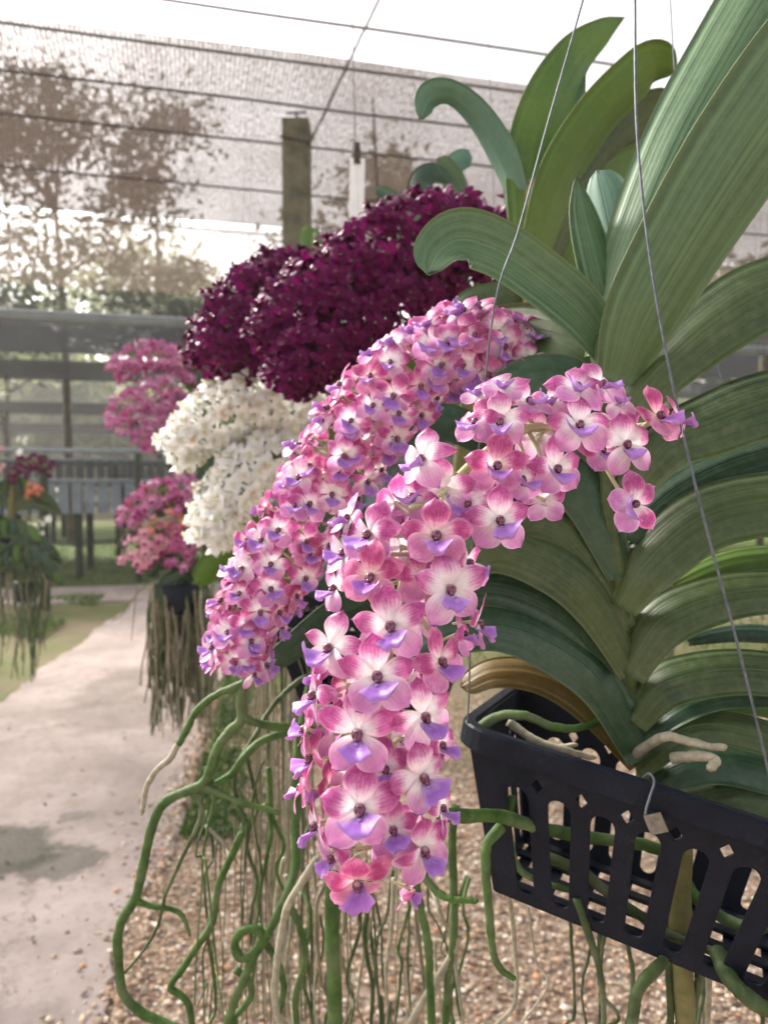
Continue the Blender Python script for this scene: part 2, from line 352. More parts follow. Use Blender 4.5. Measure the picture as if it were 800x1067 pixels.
# ------------------------------------------------------------------ world and sun
w = bpy.data.worlds.new('World'); SC.world = w; w.use_nodes = True; wt = w.node_tree; wt.nodes.clear()
SUN_EL, SUN_AZ = R(37), R(-54)         # azimuth from +Y towards +X: over the nets on the left, veiled by thin cloud
sky = wt.nodes.new('ShaderNodeTexSky'); sky.sky_type = 'NISHITA'; sky.sun_disc = False
sky.sun_elevation = SUN_EL; sky.sun_rotation = SUN_AZ; sky.air_density = 1.0; sky.dust_density = 3.5; sky.ozone_density = .6
bw = wt.nodes.new('ShaderNodeRGBToBW'); tint = wt.nodes.new('ShaderNodeMix'); tint.data_type = 'RGBA'; tint.blend_type = 'MULTIPLY'; tint.inputs[0].default_value = 1
tint.inputs[7].default_value = (1.035, .985, .955, 1)
mx = wt.nodes.new('ShaderNodeMix'); mx.data_type = 'RGBA'; mx.inputs[0].default_value = .86      # thin cloud: mostly white sky
bg = wt.nodes.new('ShaderNodeBackground'); bg.inputs[1].default_value = .15; wo = wt.nodes.new('ShaderNodeOutputWorld')
wt.links.new(sky.outputs[0], bw.inputs[0]); wt.links.new(bw.outputs[0], tint.inputs[6]); wt.links.new(sky.outputs[0], mx.inputs[6]); wt.links.new(tint.outputs[2], mx.inputs[7])
wt.links.new(mx.outputs[2], bg.inputs[0]); wt.links.new(bg.outputs[0], wo.inputs[0])
sl = bpy.data.lights.new('sun', 'SUN'); so = bpy.data.objects.new('sun', sl); COL.objects.link(so)
sl.energy = 2.3; sl.angle = R(16); sl.color = (1, .93, .84)
sd = Vector((math.sin(SUN_AZ) * math.cos(SUN_EL), math.cos(SUN_AZ) * math.cos(SUN_EL), math.sin(SUN_EL)))
so.rotation_euler = sd.to_track_quat('Z', 'Y').to_euler(); so.location = (0, 0, 8)
vs = SC.view_settings; vs.view_transform = 'Standard'; vs.look = 'None'; vs.exposure = 1.74; vs.gamma = 1; vs.use_curve_mapping = False
SC.cycles.max_bounces = 7; SC.cycles.diffuse_bounces = 3; SC.cycles.glossy_bounces = 2; SC.cycles.transmission_bounces = 4
SC.cycles.transparent_max_bounces = 12; SC.cycles.caustics_reflective = False; SC.cycles.caustics_refractive = False
SC.cycles.use_denoising = True

# ================================================================== SETTING
def sheet(name, corners, mat, n=1):
    mb = MB(); mb.add(corners, [tuple(range(len(corners)))], [(p[0], p[1]) for p in corners]); o = mb.obj(name, mat, None, False); tag(o, kind='structure'); return o
sheet('ground', [(-400, -200, 0), (400, -200, 0), (400, 900, 0), (-400, 900, 0)], M['ground'])
# concrete path: a slab with irregular edges, running away to the left
def path_slab():
    mb = MB(); top = []; n = 140
    L = []; Rr = []
    for i in range(n):
        y = -1.5 + (8.9 + 1.5) * i / (n - 1); 
        xr = -.40 - .135 * y + .018 * math.sin(y * 5.1) + .014 * random.uniform(-1, 1) - .05 * math.exp(-((y - 2.1) / .35) ** 2)
        xl = -1.78 - .105 * y + .02 * math.sin(y * 4.3 + 1) + .02 * random.uniform(-1, 1)
        L.append((xl, y)); Rr.append((xr, y))
    V = [(x, y, .012) for x, y in L] + [(x, y, .012) for x, y in Rr] + [(x, y, -.05) for x, y in L] + [(x, y, -.05) for x, y in Rr]
    f = []
    for i in range(n - 1):
        f += [(i, n + i, n + i + 1, i + 1), (n + i, 3 * n + i, 3 * n + i + 1, n + i + 1), (2 * n + i, i, i + 1, 2 * n + i + 1)]
    mb.add(V, f); return mb.obj('path', M['path'], None, False)
tag(path_slab(), kind='structure')
mb = MB(); pts = [S(-30, 8.55, 0), S(14, 8.55, 0), S(14, 9.75, 0), S(-30, 9.75, 0)]
mb.add([p + Vector((0, 0, .022)) for p in pts] + [p - Vector((0, 0, .05)) for p in pts], [(0, 1, 2, 3), (0, 4, 5, 1), (2, 6, 7, 3)]); tag(mb.obj('cross_path', M['path'], None, False), kind='structure')
sheet('lawn', [S(-40, 9.85, .004), S(40, 9.85, .004), S(40, 24, .004), S(-40, 24, .004)], M['lawn'])

# gravel: loose stones on the near ground
def stones(n):
    base = np.array([(0, 0, 1), (.9, 0, .1), (.28, .85, .1), (-.72, .53, .1), (-.72, -.53, .1), (.28, -.85, .1), (0, 0, -.6)])
    fc = np.array([(0, 1, 2), (0, 2, 3), (0, 3, 4), (0, 4, 5), (0, 5, 1), (6, 2, 1), (6, 3, 2), (6, 4, 3), (6, 5, 4), (6, 1, 5)])
    k = len(base)
    y = 1.15 + 3.4 * RNG.random(n) ** 1.25; xr = -.44 - .135 * y
    x = xr + RNG.random(n) * (1.1 + .75 * y) + .03; k_ = RNG.random(n) < .045; x = np.where(k_, xr + .06 - RNG.exponential(.045, n), x); zo = np.where(x < xr + .05, .012, 0)
    s = .0045 + .0055 * RNG.random(n) ** 2 + .006 * (RNG.random(n) > .96)
    V = base[None] * (1 + RNG.normal(0, .16, (n, k, 1)))
    V = V * (s[:, None] * np.stack([np.ones(n), .7 + .5 * RNG.random(n), .45 + .35 * RNG.random(n)], 1))[:, None, :]
    a = RNG.random(n) * 6.283; c, sn = np.cos(a), np.sin(a)
    X = V[..., 0] * c[:, None] - V[..., 1] * sn[:, None]; Y = V[..., 0] * sn[:, None] + V[..., 1] * c[:, None]
    W = np.stack([X + x[:, None], Y + y[:, None], V[..., 2] + (s * .3 + .006 * RNG.random(n) * (zo == 0) + zo)[:, None]], -1).reshape(-1, 3)
    FC = (fc[None] + (np.arange(n) * k)[:, None, None]).reshape(-1, 3)
    pal = np.array([lin('b6a08a')[:3], lin('a48a72')[:3], lin('8c7262')[:3], lin('c9b9a4')[:3], lin('d8cfc2')[:3], lin('6a5a50')[:3], lin('93877a')[:3], lin('b88a68')[:3]])
    col = pal[RNG.choice(len(pal), n, p=[.21, .19, .14, .15, .08, .10, .10, .03])] * (1.35 + .55 * RNG.random((n, 1)))
    return fast_mesh('gravel', W, FC, M['stone'], np.repeat(col, k, 0))
o = bpy.data.objects.new('gravel', stones(46000)); COL.objects.link(o); tag(o, 'loose tan and brown gravel covering the ground beside the path', 'gravel', kind='stuff')

def blades(name, pos, h, wd, mat, lean=.5):
    """many little leaf blades: pos (n,3)"""
    n = len(pos); a = RNG.random(n) * 6.283; d = np.stack([np.cos(a), np.sin(a), np.zeros(n)], 1); s = np.stack([-np.sin(a), np.cos(a), np.zeros(n)], 1)
    hh = (h * (.5 + RNG.random(n)))[:, None]; ww = (wd * (.6 + .8 * RNG.random(n)))[:, None]; up = np.array([[0, 0, 1.]]); le = (lean * RNG.random(n))[:, None]
    m = pos + (up * .55 + d * le * .35) * hh; t = pos + (up * (.95 - .4 * le) + d * le) * hh
    V = np.stack([pos, m - s * ww, t, m + s * ww], 1).reshape(-1, 3)
    return fast_mesh(name, V, np.arange(4 * n).reshape(n, 4), mat)
# litter: dry flakes of leaf and bark
n = 420; y = 1.3 + 4 * RNG.random(n) ** 1.4; x = -.35 - .13 * y + RNG.normal(-.25, .5, n); a = RNG.random(n) * 6.283; l = .004 + .012 * RNG.random(n) ** 2; ww = l * (.25 + .4 * RNG.random(n)); c, q = np.cos(a), np.sin(a); z = np.full(n, .0165)
z = np.where(x > -.40 - .135 * y, .019, z); k = np.stack
V = k([k([x - l * c, y - l * q, z], 1), k([x + ww * q, y - ww * c, z + .4 * ww], 1), k([x + l * c, y + l * q, z + .3 * l], 1), k([x - ww * q, y + ww * c, z], 1)], 1).reshape(-1, 3)
M['litter'] = m_foliage('dry_litter', lin('2e241a'), lin('54432f'), lin('7a6648'), .1)
o = bpy.data.objects.new('litter', fast_mesh('litter', V, np.arange(4 * n).reshape(n, 4), M['litter'])); COL.objects.link(o); tag(o, 'dry brown leaf flakes scattered on the path and its edge', 'litter', kind='stuff')
# weeds along the path edge
n = 4200; y = 2.7 + 5.5 * RNG.random(n) ** 1.3; cl = np.sin(y * 9) * .5 + np.sin(y * 23) * .3
x = -.36 - .135 * y + np.abs(RNG.normal(0, .16, n)) * (1 + .3 * cl); pos = np.stack([x, y, np.zeros(n) + .01], 1)
o = bpy.data.objects.new('weeds', blades('weeds', pos, .045, .007, M['weed'], .9)); COL.objects.link(o); tag(o, 'low green weeds growing along the edge of the concrete path', 'weeds', kind='stuff')
n = 9000; y = 4.2 + 8 * RNG.random(n); x = -.1 - .135 * y + RNG.random(n) * (1 + 1.1 * y); k = np.sin(x * 3.1 + y) + np.sin(y * 2.7 - x * 1.3) > -.2
pos = np.stack([x, y, np.zeros(n)], 1)[k]
nl = 3500; yl = 4.2 + 4.2 * RNG.random(nl); xl = -2.0 - .125 * yl - np.abs(RNG.normal(0, .35, nl)) ; pos = np.vstack([pos, np.stack([xl, yl, np.zeros(nl)], 1)[np.sin(yl * 4 + xl * 2) > .1]])
nl = 9000; b = 9.9 + 6 * RNG.random(nl); a = -9 + 18 * RNG.random(nl); pos = np.vstack([pos, np.stack([a * UX.x + b * VX.x, a * UX.y + b * VX.y, np.zeros(nl)], 1)])
o = bpy.data.objects.new('grass', blades('grass', pos, .07, .008, M['grass'], .8)); COL.objects.link(o); tag(o, 'short patchy grass on the ground and lawn under the benches', 'grass', kind='stuff')

# ---- shade house
ROOF = 3.27
def net_sheet(name, a0, a1, b0, b1, z0, z1, mat, label, group=None):
    mb = MB(); na, nb = 40, 14; V = []; UV = []
    for j in range(nb):
        for i in range(na):
            a = a0 + (a1 - a0) * i / (na - 1); b = b0 + (b1 - b0) * j / (nb - 1)
            sag = -.035 * abs(math.sin(math.pi * (nb - 1) * j / (nb - 1) / 3.2)) + .004 * math.sin(a * 3 + j)
            V.append(S(a, b, z0 + (z1 - z0) * j / (nb - 1) + sag)); UV.append((a, b))
    mb.grid(V, na, nb, UV); o = mb.obj(name, mat); return tag(o, label, 'shade net', group)
net_sheet('shade_net', -6, 9, 3.62, 6.15, ROOF, ROOF + .02, M['net'], 'brown knitted shade net stretched on wires above the wooden post')
net_sheet('shade_net', -8, 11, 6.22, 8.6, ROOF + .02, ROOF + .03, M['net_thin'], 'thin paler shade net continuing beyond the brown net toward the blue grey pipe')
farb = [(10.3, 12.9, 'widest dark strip of far shade net, just beneath the blue grey pipe'), (13.7, 16.4, 'second dark strip of far shade net beyond the pipe'),
        (21, 25, 'third dark strip of far shade net, over the white rail'), (29, 35, 'thin farthest strip of shade net close above the benches')]
for b0, b1, lb in farb: net_sheet('shade_net', -26, 34, b0, b1, ROOF, ROOF, M['net_far'], lb, 'strips of shade net over the far benches')
def wire_line(name, p, q, r, mat, label, group, sag=.02, cat='wire'):
    mb = MB(); p, q = Vector(p), Vector(q); pts = []
    for i in range(25):
        t = i / 24; v = p.lerp(q, t); v.z -= sag * 4 * t * (1 - t) + random.uniform(-1, 1) * r * .6; pts.append(v)
    mb.tube(pts, r, 6); return tag(mb.obj(name, mat), label, cat, group)
for b, z in ((3.3, ROOF + .015), (3.63, ROOF + .01), (4.0, ROOF - .01), (4.47, ROOF - .012), (5.2, ROOF - .012), (6.14, ROOF)):
    wire_line('roof_wire', S(-6, b, z), S(9, b, z), .0065, M['roof_wire'], 'dark support wire running crosswise along the brown shade net', 'roof wires of the brown shade net', .05)
wire_line('guy_wire', P(312, 172, 4.0), P(404, -20, 2.95), .0055, M['roof_wire'], 'dark guy wire slanting up from the wooden post', None, 0)
for px, d in ((388, 4.3),):
    wire_line('roof_wire', P(px, 100, 4.15), P(px + 6, 210, 4.3), .006, M['roof_wire'], 'short thin wire hanging down beside the white tag', None, 0)
# posts
def post(px, d, w, ztop, label, lean=0):
    g = P(px, 500, d); mb = MB(); pts = [(g.x + lean * t, g.y, ztop * t) for t in (0, .25, .5, .75, 1)]
    V = []; UV = []
    mb.tube(pts, [w * .72, w * .71, w * .7, w * .69, w * .69], 4); e = empty('wooden_post', (g.x, g.y, 0), label, 'post')
    o = mb.obj('timber_pole', M['timber'], e, False)
    bv = o.modifiers.new('bevel', 'BEVEL'); bv.width = .006; bv.segments = 2
    c = MB(); q = Vector((g.x + lean, g.y, ztop))
    c.tube([q - Vector((0, 0, .02)), q + Vector((0, 0, .055))], .007, 8); c.tube([q + Vector((-.05, 0, .05)), q + Vector((.05, 0, .055))], .006, 8); c.obj('wire_bolt', M['roof_wire'], e)
    c = MB(); c.tube([q + Vector((-w * .55, -w * .56, -.10)), q + Vector((w * .55, -w * .56, -.13))], .006, 6); c.obj('wire_tie', M['roof_wire'], e)
    return e
post(311, 4.0, .14, ROOF - .15, 'square mossy timber post carrying the roof wires behind the burgundy flowers')
post(699, 4.6, .05, ROOF - .05, 'dark timber post half hidden between the big leaves')
# blue-grey pipe
a = P(-60, 324, 6.0); 
e = empty('roof_pipe', a, 'blue grey painted pipe running level across below the sky', 'pipe')
mb = MB(); dirv = UX.copy(); mb.tube([a - dirv * 3, a, a + dirv * 4, a + dirv * 9.5], .043, 14); mb.obj('pipe_tube', M['pipe'], e)
for s_ in (-1.2, 2.6, 6.2):
    mb = MB(); q = a + dirv * s_; mb.tube([q - dirv * .04, q + dirv * .04], .05, 12); mb.obj('pipe_coupling', M['pipe'], e)
mb = MB(); q = a + dirv * 7.6; mb.tube([(q.x, q.y + .1, 0), (q.x, q.y + .1, a.z - .045)], .04, 10); mb.obj('support_post', M['timber'], e)
mb = MB(); q = a - dirv * 2.2; mb.tube([(q.x, q.y + .1, 0), (q.x, q.y + .1, a.z - .045)], .04, 10); mb.obj('support_post', M['timber'], e)

# white tag on a wire
e = empty('hanging_tag', P(372, 165, 2.0), 'blank white plastic tag hanging from a thin wire beside the post', 'tag')
mb = MB(); c = P(372, 196, 2.0); mb.box(c, (.019, .002, .076), (Vector((1, .2, 0)).normalized(), Vector((-.2, 1, 0)).normalized(), Vector((.02, 0, 1)))); o = mb.obj('tag_card', M['tag'], e, False)
mb = MB(); mb.tube([P(372, 168, 2.0), P(370, 140, 2.0), P(368, 60, 2.02), P(366, -60, 2.05)], .0016, 5); mb.obj('tie_wire', M['roof_wire'], e)
mb = MB(); mb.tube([P(371, 150, 2.0), P(372, 172, 2.0)], .011, 8); mb.obj('clip', M['roof_wire'], e)

# ---- far benches
def slat_apron(mb, a0, a1, b, z0, z1, n, gap=.25):
    st = (a1 - a0) / n
    for i in range(n):
        c = S(a0 + st * (i + .5), b, (z0 + z1) / 2); mb.box(c, (st * .5 * (1 - gap), .012, (z1 - z0) / 2 * random.uniform(.97, 1)), (UX, VX, Vector((0, 0, 1))))
M['slat'] = m_simple('grey_blue_slat', lin('6d7a86'), lin('8d99a2'), 5, .6, .3, .2, r=.5)
M['slat_dark'] = m_simple('weathered_slat', lin('4c5054'), lin('6a6c6c'), 5, .8, .2, .2, r=.6)
M['brick'] = m_simple('pinkish_block', lin('9c8078'), lin('b09a90'), 5, .9, .2, .2)
def bench(b, a0, a1, top, drop, depth, nleg, label, smat, rail=None):
    e = empty('growing_bench', S(a0, b, 0), label, 'bench', 'growing benches under the far nets')
    mb = MB(); slat_apron(mb, a0, a1, b, top - drop, top, int((a1 - a0) / .16)); mb.obj('front_slats', smat, e, False)
    mb = MB(); mb.box(S((a0 + a1) / 2, b + depth / 2 + .03, top - .05), ((a1 - a0) / 2, depth / 2, .02), (UX, VX, Vector((0, 0, 1)))); mb.obj('bench_top', M['slat_dark'], e, False)
    mb = MB(); mb.tube([S(a0, b - .03, top + .01), S(a1, b - .03, top + .01)], .022, 8); mb.obj('edge_pipe', M['pipe'], e)
    for i in range(nleg):
        for q in (0.1, depth - .1):
            mb = MB(); c = S(a0 + .15 + (a1 - a0 - .3) * i / (nleg - 1), b + q, 0); mb.box(c + Vector((0, 0, (top - .08) / 2)), (.045, .045, (top - .08) / 2), (UX, VX, Vector((0, 0, 1)))); mb.obj('leg', M['legs'], e, False)
    if rail:
        mb = MB(); mb.tube([S(a0, b - .45, rail), S(a1, b - .45, rail)], .03, 8); mb.obj('rail', M['pipe'], e)
        for i in range(5):
            mb = MB(); mb.tube([S(a0 + .8 + (a1 - a0 - 1) * i / 4, b - .45, 0), S(a0 + .8 + (a1 - a0 - 1) * i / 4, b - .45, rail - .03)], .035, 8); mb.obj('rail_post', M['legs'], e)
    return e
bench(10.6, -5.4, 3.5, 1.28, .42, 1.3, 10, 'long slatted bench with a pale blue rail in front, on dark legs', M['slat'], 1.66)
bench(13.6, -7, 6, 1.62, .40, 1.4, 10, 'weathered slatted bench behind the pale blue railed bench', M['slat_dark'])
bench(17.0, -9, 8, .85, .25, 1.5, 12, 'low pinkish bench standing farthest back on the lawn', M['brick'])
o = MB(); o.box(S(-4.2, 8.45, .05), (1.5, .05, .05), (UX, VX, Vector((0, 0, 1)))); tag(o.obj('plank', M['plank'], None, False), 'pale yellow plank lying on the ground at the path corner', 'plank')
for px, d, lb in ((45, 7.6, 'dark weathered stake standing beside the left path edge'),):
    g = P(px, 500, d); mb = MB(); mb.tube([(g.x, g.y, 0), (g.x + .01, g.y, .8), (g.x, g.y, 1.55)], [.055, .05, .048], 8); tag(mb.obj('stake', M['legs']), lb, 'stake')

# ---- trees
def tree(x, y, h, rad, zc, nl, ls, mat, label, nlimb=9, seed=1, sx=1.0, clump=26):
    rr = np.random.default_rng(seed); rd = random.Random(seed)
    e = empty('tree', (x, y, 0), label, 'tree')
    mb = MB(); pts = [(x, y, 0)]; px, py = x, y
    for i in range(1, 7): px += rd.uniform(-.15, .15) * h / 12; py += rd.uniform(-.1, .1); pts.append((px, py, zc * 1.05 * i / 6))
    r0 = h * .013; mb.tube(pts, [r0 * (1 - .12 * i) for i in range(7)], 9)
    tips = []
    for i in range(nlimb):
        b = Vector(pts[rd.randint(3, 6)]); an = rd.uniform(0, 6.283); el = rd.uniform(.1, 1.1); L = rad * rd.uniform(.6, 1.0)
        dv = Vector((math.cos(an) * math.cos(el) * sx, math.sin(an) * math.cos(el), math.sin(el)))
        q = [b]
        for k in range(1, 6): q.append(b + dv * L * k / 5 + Vector((rd.uniform(-1, 1), rd.uniform(-1, 1), rd.uniform(-.5, 1))) * L * .06 * k / 2)
        mb.tube(q, [r0 * .4 * (1 - .17 * k) for k in range(6)], 6); tips += q[2:]
        for k in range(2):
            c = q[rd.randint(2, 4)]; d2 = (dv + Vector((rd.uniform(-1, 1), rd.uniform(-1, 1), rd.uniform(-.3, .8)))).normalized(); q2 = [c + d2 * L * .1 * j + Vector((0, 0, rd.uniform(-.1, .1))) for j in range(5)]
            mb.tube(q2, [r0 * .2 * (1 - .2 * j) for j in range(5)], 5); tips += q2[2:]
    mb.obj('trunk', M['bark'], e)
    tp = np.array([tuple(t) for t in tips]); c = tp[rr.integers(0, len(tp), clump)] + rr.normal(0, rad * .14, (clump, 3)); cs = rad * (.10 + .16 * rr.random(clump))
    i = rr.integers(0, clump, nl); d = rr.normal(0, 1, (nl, 3)); pos = c[i] + d * cs[i][:, None] * np.array([1.15, 1.0, .75])
    nn = rr.normal(0, 1, (nl, 3)); nn /= np.linalg.norm(nn, axis=1)[:, None]; t1 = np.cross(nn, rr.normal(0, 1, (nl, 3))); t1 /= np.linalg.norm(t1, axis=1)[:, None]; t2 = np.cross(nn, t1)
    s = (ls * (.6 + .8 * rr.random(nl)))[:, None]
    V = np.stack([pos - t1 * s, pos - t2 * s * .45, pos + t1 * s, pos + t2 * s * .45], 1).reshape(-1, 3) - np.array([x, y, 0])
    o = bpy.data.objects.new('crown', fast_mesh('crown', V, np.arange(4 * nl).reshape(nl, 4), mat)); COL.objects.link(o); o.parent = e
    return e
def at(px, d): v = P(px, 500, d); return v.x, v.y
x, y = at(75, 15); tree(x, y, 8, 2.1, 7.4, 5600, .09, M['fol_dark'], 'dark bushy tree seen through the brown net beside the bare tree', 13, 3, 1.1, 46)
x, y = at(165, 15.5); tree(x, y, 7, 1.7, 7.0, 3600, .09, M['fol_dark'], 'smaller dark tree seen through the brown net midway to the timber post', 9, 11, 1, 22)
x, y = at(365, 14); tree(x, y, 7, 1.7, 5.9, 3600, .09, M['fol_dark'], 'dark tree seen through the net just behind the timber post and tag', 9, 5, 1, 20)
x, y = at(150, 30); tree(x, y, 11, 4.2, 6.8, 4200, .17, M['fol_pale'], 'broad haze-paled green tree showing below the brown net in the bright gap', 12, 8, 1.2, 34)
x, y = at(235, 34); tree(x, y, 10, 3.6, 6.0, 2600, .17, M['fol_pale'], 'smaller haze-paled tree low in the bright gap above the burgundy flowers', 10, 15, 1.2, 26)
x, y = at(10, 22); tree(x, y, 9, 2.2, 5.4, 700, .14, M['fol_pale'], 'nearly bare thin tree standing above the end of the pipe', 16, 21, 1, 14)
x, y = at(800, 26); tree(x, y, 10, 3.6, 6.0, 5000, .24, M['fol_dark'], 'dark tree behind the brown net showing past the big leaves', 10, 31, 1, 26)
# far woods reading as one mass
n = 42000; a = RNG.random(n) * 130 - 65; dd = 42 + 12 * RNG.random(n); top = 7.0 + 1.0 * np.sin(a * .23) + 1.0 * np.sin(a * .61 + 1) + .6 * np.sin(a * 1.7)
z = top * RNG.random(n) ** .7; pos = np.stack([a, dd, z], 1); nn = RNG.normal(0, 1, (n, 3)); nn /= np.linalg.norm(nn, axis=1)[:, None]
t1 = np.cross(nn, RNG.normal(0, 1, (n, 3))); t1 /= np.linalg.norm(t1, axis=1)[:, None]; t2 = np.cross(nn, t1); s = (.55 * (.6 + .8 * RNG.random(n)))[:, None]
V = np.stack([pos - t1 * s, pos - t2 * s * .6, pos + t1 * s, pos + t2 * s * .6], 1).reshape(-1, 3)
o = bpy.data.objects.new('woods', fast_mesh('woods', V, np.arange(4 * n).reshape(n, 4), M['fol_pale'])); COL.objects.link(o); tag(o, 'hazy line of far woods beyond the nursery', 'woods', kind='stuff')

# ================================================================== ORCHIDS
def flower_mesh(name, mats, seed, pts=1.0, res=1, spread=1.0, round_=1.0, lip=1.0):
    """one blossom, radius 1, facing +Z, top +Y; mats = upper petals, lower sepals, lip, column, stalk"""
    rd = random.Random(seed); mb = MB(); nu, nv = (7, 9) if res else (4, 5)
    spec = [(90, 1.04, .39, 0, .10), (17, 1.06, .325, 0, .06), (163, 1.06, .325, 0, .06), (-52, 1.06, .42, 1, .10), (232, 1.06, .42, 1, .10)]
    for k, (an, L, W, m, cup) in enumerate(spec):
        an = R(an + rd.uniform(-11, 11)); L *= rd.uniform(.9, 1.08); W *= rd.uniform(.92, 1.08) * round_; tw = rd.uniform(-.5, .5); cup = rd.uniform(-.04, .30) if res else cup; ref = rd.uniform(-.42, .16) if k < 3 else rd.uniform(-.2, .3); curl = rd.uniform(.1, .45)
        ca, sa = math.cos(an), math.sin(an); V = []; UV = []
        for j in range(nv):
            v = j / (nv - 1); pr = (max(0, math.sin(math.pi * (.045 + .955 * v) ** 1.25))) ** .70 if v < 1 else .0
            if pts > 1: pr = (math.sin(math.pi * (.08 + .92 * v) ** .62)) ** .9 if v < 1 else 0
            wv = W * max(pr, .10 if v < .5 else .0)
            for i in range(nu):
                u = i / (nu - 1) * 2 - 1
                al = (.05 + v * .95) * L - .04 * u * u * v; la = wv * u
                zz = .10 + ref * v * v * L + cup * math.sin(math.pi * v) * .8 - curl * u * u * wv * .55 * (1 if k < 3 else -.35) + tw * u * v * wv + .02 * math.sin(7 * v + 4 * u + k) - .02 * (k % 2)
                V.append(Vector((al * ca - la * sa, al * sa + la * ca, zz * spread))); UV.append((i / (nu - 1), v))
        mb.grid(V, nu, nv, UV, m)
    n, k = (14, 9) if res else (7, 5)
    if lip > 0:
        ls, lt = (15, 11) if res else (5, 4); sk, rot, hw = rd.uniform(-.22, .22), rd.uniform(-.38, .38), rd.uniform(.9, 1.2); F_ = []; B_ = []; UVl = []; dw = rd.uniform(.55, 1.3)
        for j in range(lt):
            t_ = j / (lt - 1); wd = (.12 + .32 * math.sin(math.pi * .5 * min(1, t_ * 1.35)) ** 1.3 * (1 - .75 * max(0, t_ - .62) ** 1.6)) * lip * hw
            for i in range(ls):
                a_ = i / (ls - 1) * 2 - 1; ab = abs(a_)
                x_ = a_ * wd * (1 + sk * a_ * t_)
                y_ = -.17 - .40 * t_ * (1.04 - .07 * math.cos(7.0 * a_)) + (.40 + .25 * sk * a_ * 5) * dw * ab ** 1.9 * t_ + .025 * math.sin(5 * a_ + seed) * t_
                z_ = .15 + .62 * math.sin(math.pi * .54 * t_) - .12 * t_ ** 3 + .05 * ab * t_ - .10 * math.exp(-(a_ / .2) ** 2) * t_ * (1.2 - t_) + .10 * math.exp(-((ab - .42) / .22) ** 2) * t_ - .12 * max(0, t_ - .7)
                x_, y_ = x_ * math.cos(rot) - y_ * math.sin(rot) * .5, y_ * math.cos(rot) + x_ * math.sin(rot)
                ed = math.sqrt(max(0, 1 - ab ** 4)) * math.sqrt(max(0, 1 - t_ ** 5)) * .12 + .006
                F_.append(Vector((x_, y_, z_ + ed * .5))); B_.append(Vector((x_, y_ - ed * .4, z_ - ed * .8))); UVl.append(((a_ + 1) / 2, t_))
        mb.grid(F_, ls, lt, UVl, 2); mb.grid(B_, ls, lt, UVl, 2, flip=True)
        if res: mb.ball((rd.uniform(-.02, .02), -.25, .36), (.085, .07, .08), 8, 6, 2)
    c = len(mb.v)
    mb.ball((0, -.03, .22), (.14, .155, .14), n if res else 6, k if res else 5, 3)
    # mouth under the column and stalk behind
    if res: mb.ball((0, -.12, .31), (.08, .06, .08), 8, 5, 3)
    mb.tube([(0, 0, .12), (0, -.03, -.15), (0, -.10, -.45), (0, -.2, -.75)], [.10, .075, .06, .055], 6, 4)
    return mb.mesh(name, mats)

FM = {}
FM['pink'] = [flower_mesh('pink_flower', [M['pet_up'], M['pet_lo'], M['lip'], M['column'], M['stalk']], 10 + i) for i in range(16)]
FM['bur'] = [flower_mesh('burgundy_flower', [M['pet_bur'], M['pet_bur'], M['lip_bur'], M['column'], M['lip_bur']], 30 + i, 1, 0, 1.7, .78) for i in range(4)]
FM['white'] = [flower_mesh('white_flower', [M['pet_wh'], M['pet_wh'], M['lip_wh'], M['lip_wh'], M['stalk']], 50 + i, 2, 0, 1.5, .92, .7) for i in range(4)]
FM['mag'] = [flower_mesh('magenta_flower', [M['pet_mag'], M['pet_mag'], M['lip_mag'], M['lip_mag'], M['stalk']], 60 + i, 1, 0, 1.3, .85) for i in range(3)]
FM['rose'] = [flower_mesh('rose_flower', [M['pet_rose'], M['pet_rose'], M['lip_mag'], M['lip_mag'], M['stalk']], 70 + i, 1, 0, 1.3, .9) for i in range(2)]
FM['sal'] = [flower_mesh('salmon_flower', [M['pet_sal'], M['pet_sal'], M['pet_sal'], M['lip_mag'], M['stalk']], 80 + i, 1, 0, 1.3, .9) for i in range(2)]

def frame(n, up, s, loc):
    n = n.normalized(); x = up.cross(n)
    x = x.normalized() if x.length > 1e-4 else n.orthogonal().normalized(); y = n.cross(x)
    m = Matrix((x, y, n)).transposed().to_4x4() @ Matrix.Diagonal((s, s, s, 1)); m.translation = loc; return m
def put_flower(parent, kind, loc, nrm, up, s):
    o = bpy.data.objects.new('flower', random.choice(FM[kind])); COL.objects.link(o); o.parent = parent
    o.matrix_local = Matrix.Translation(-wloc(parent)) @ frame(nrm, up, s, loc); return o
def smooth_path(pts, n): return [P(*q) for q in crom(pts, n)]

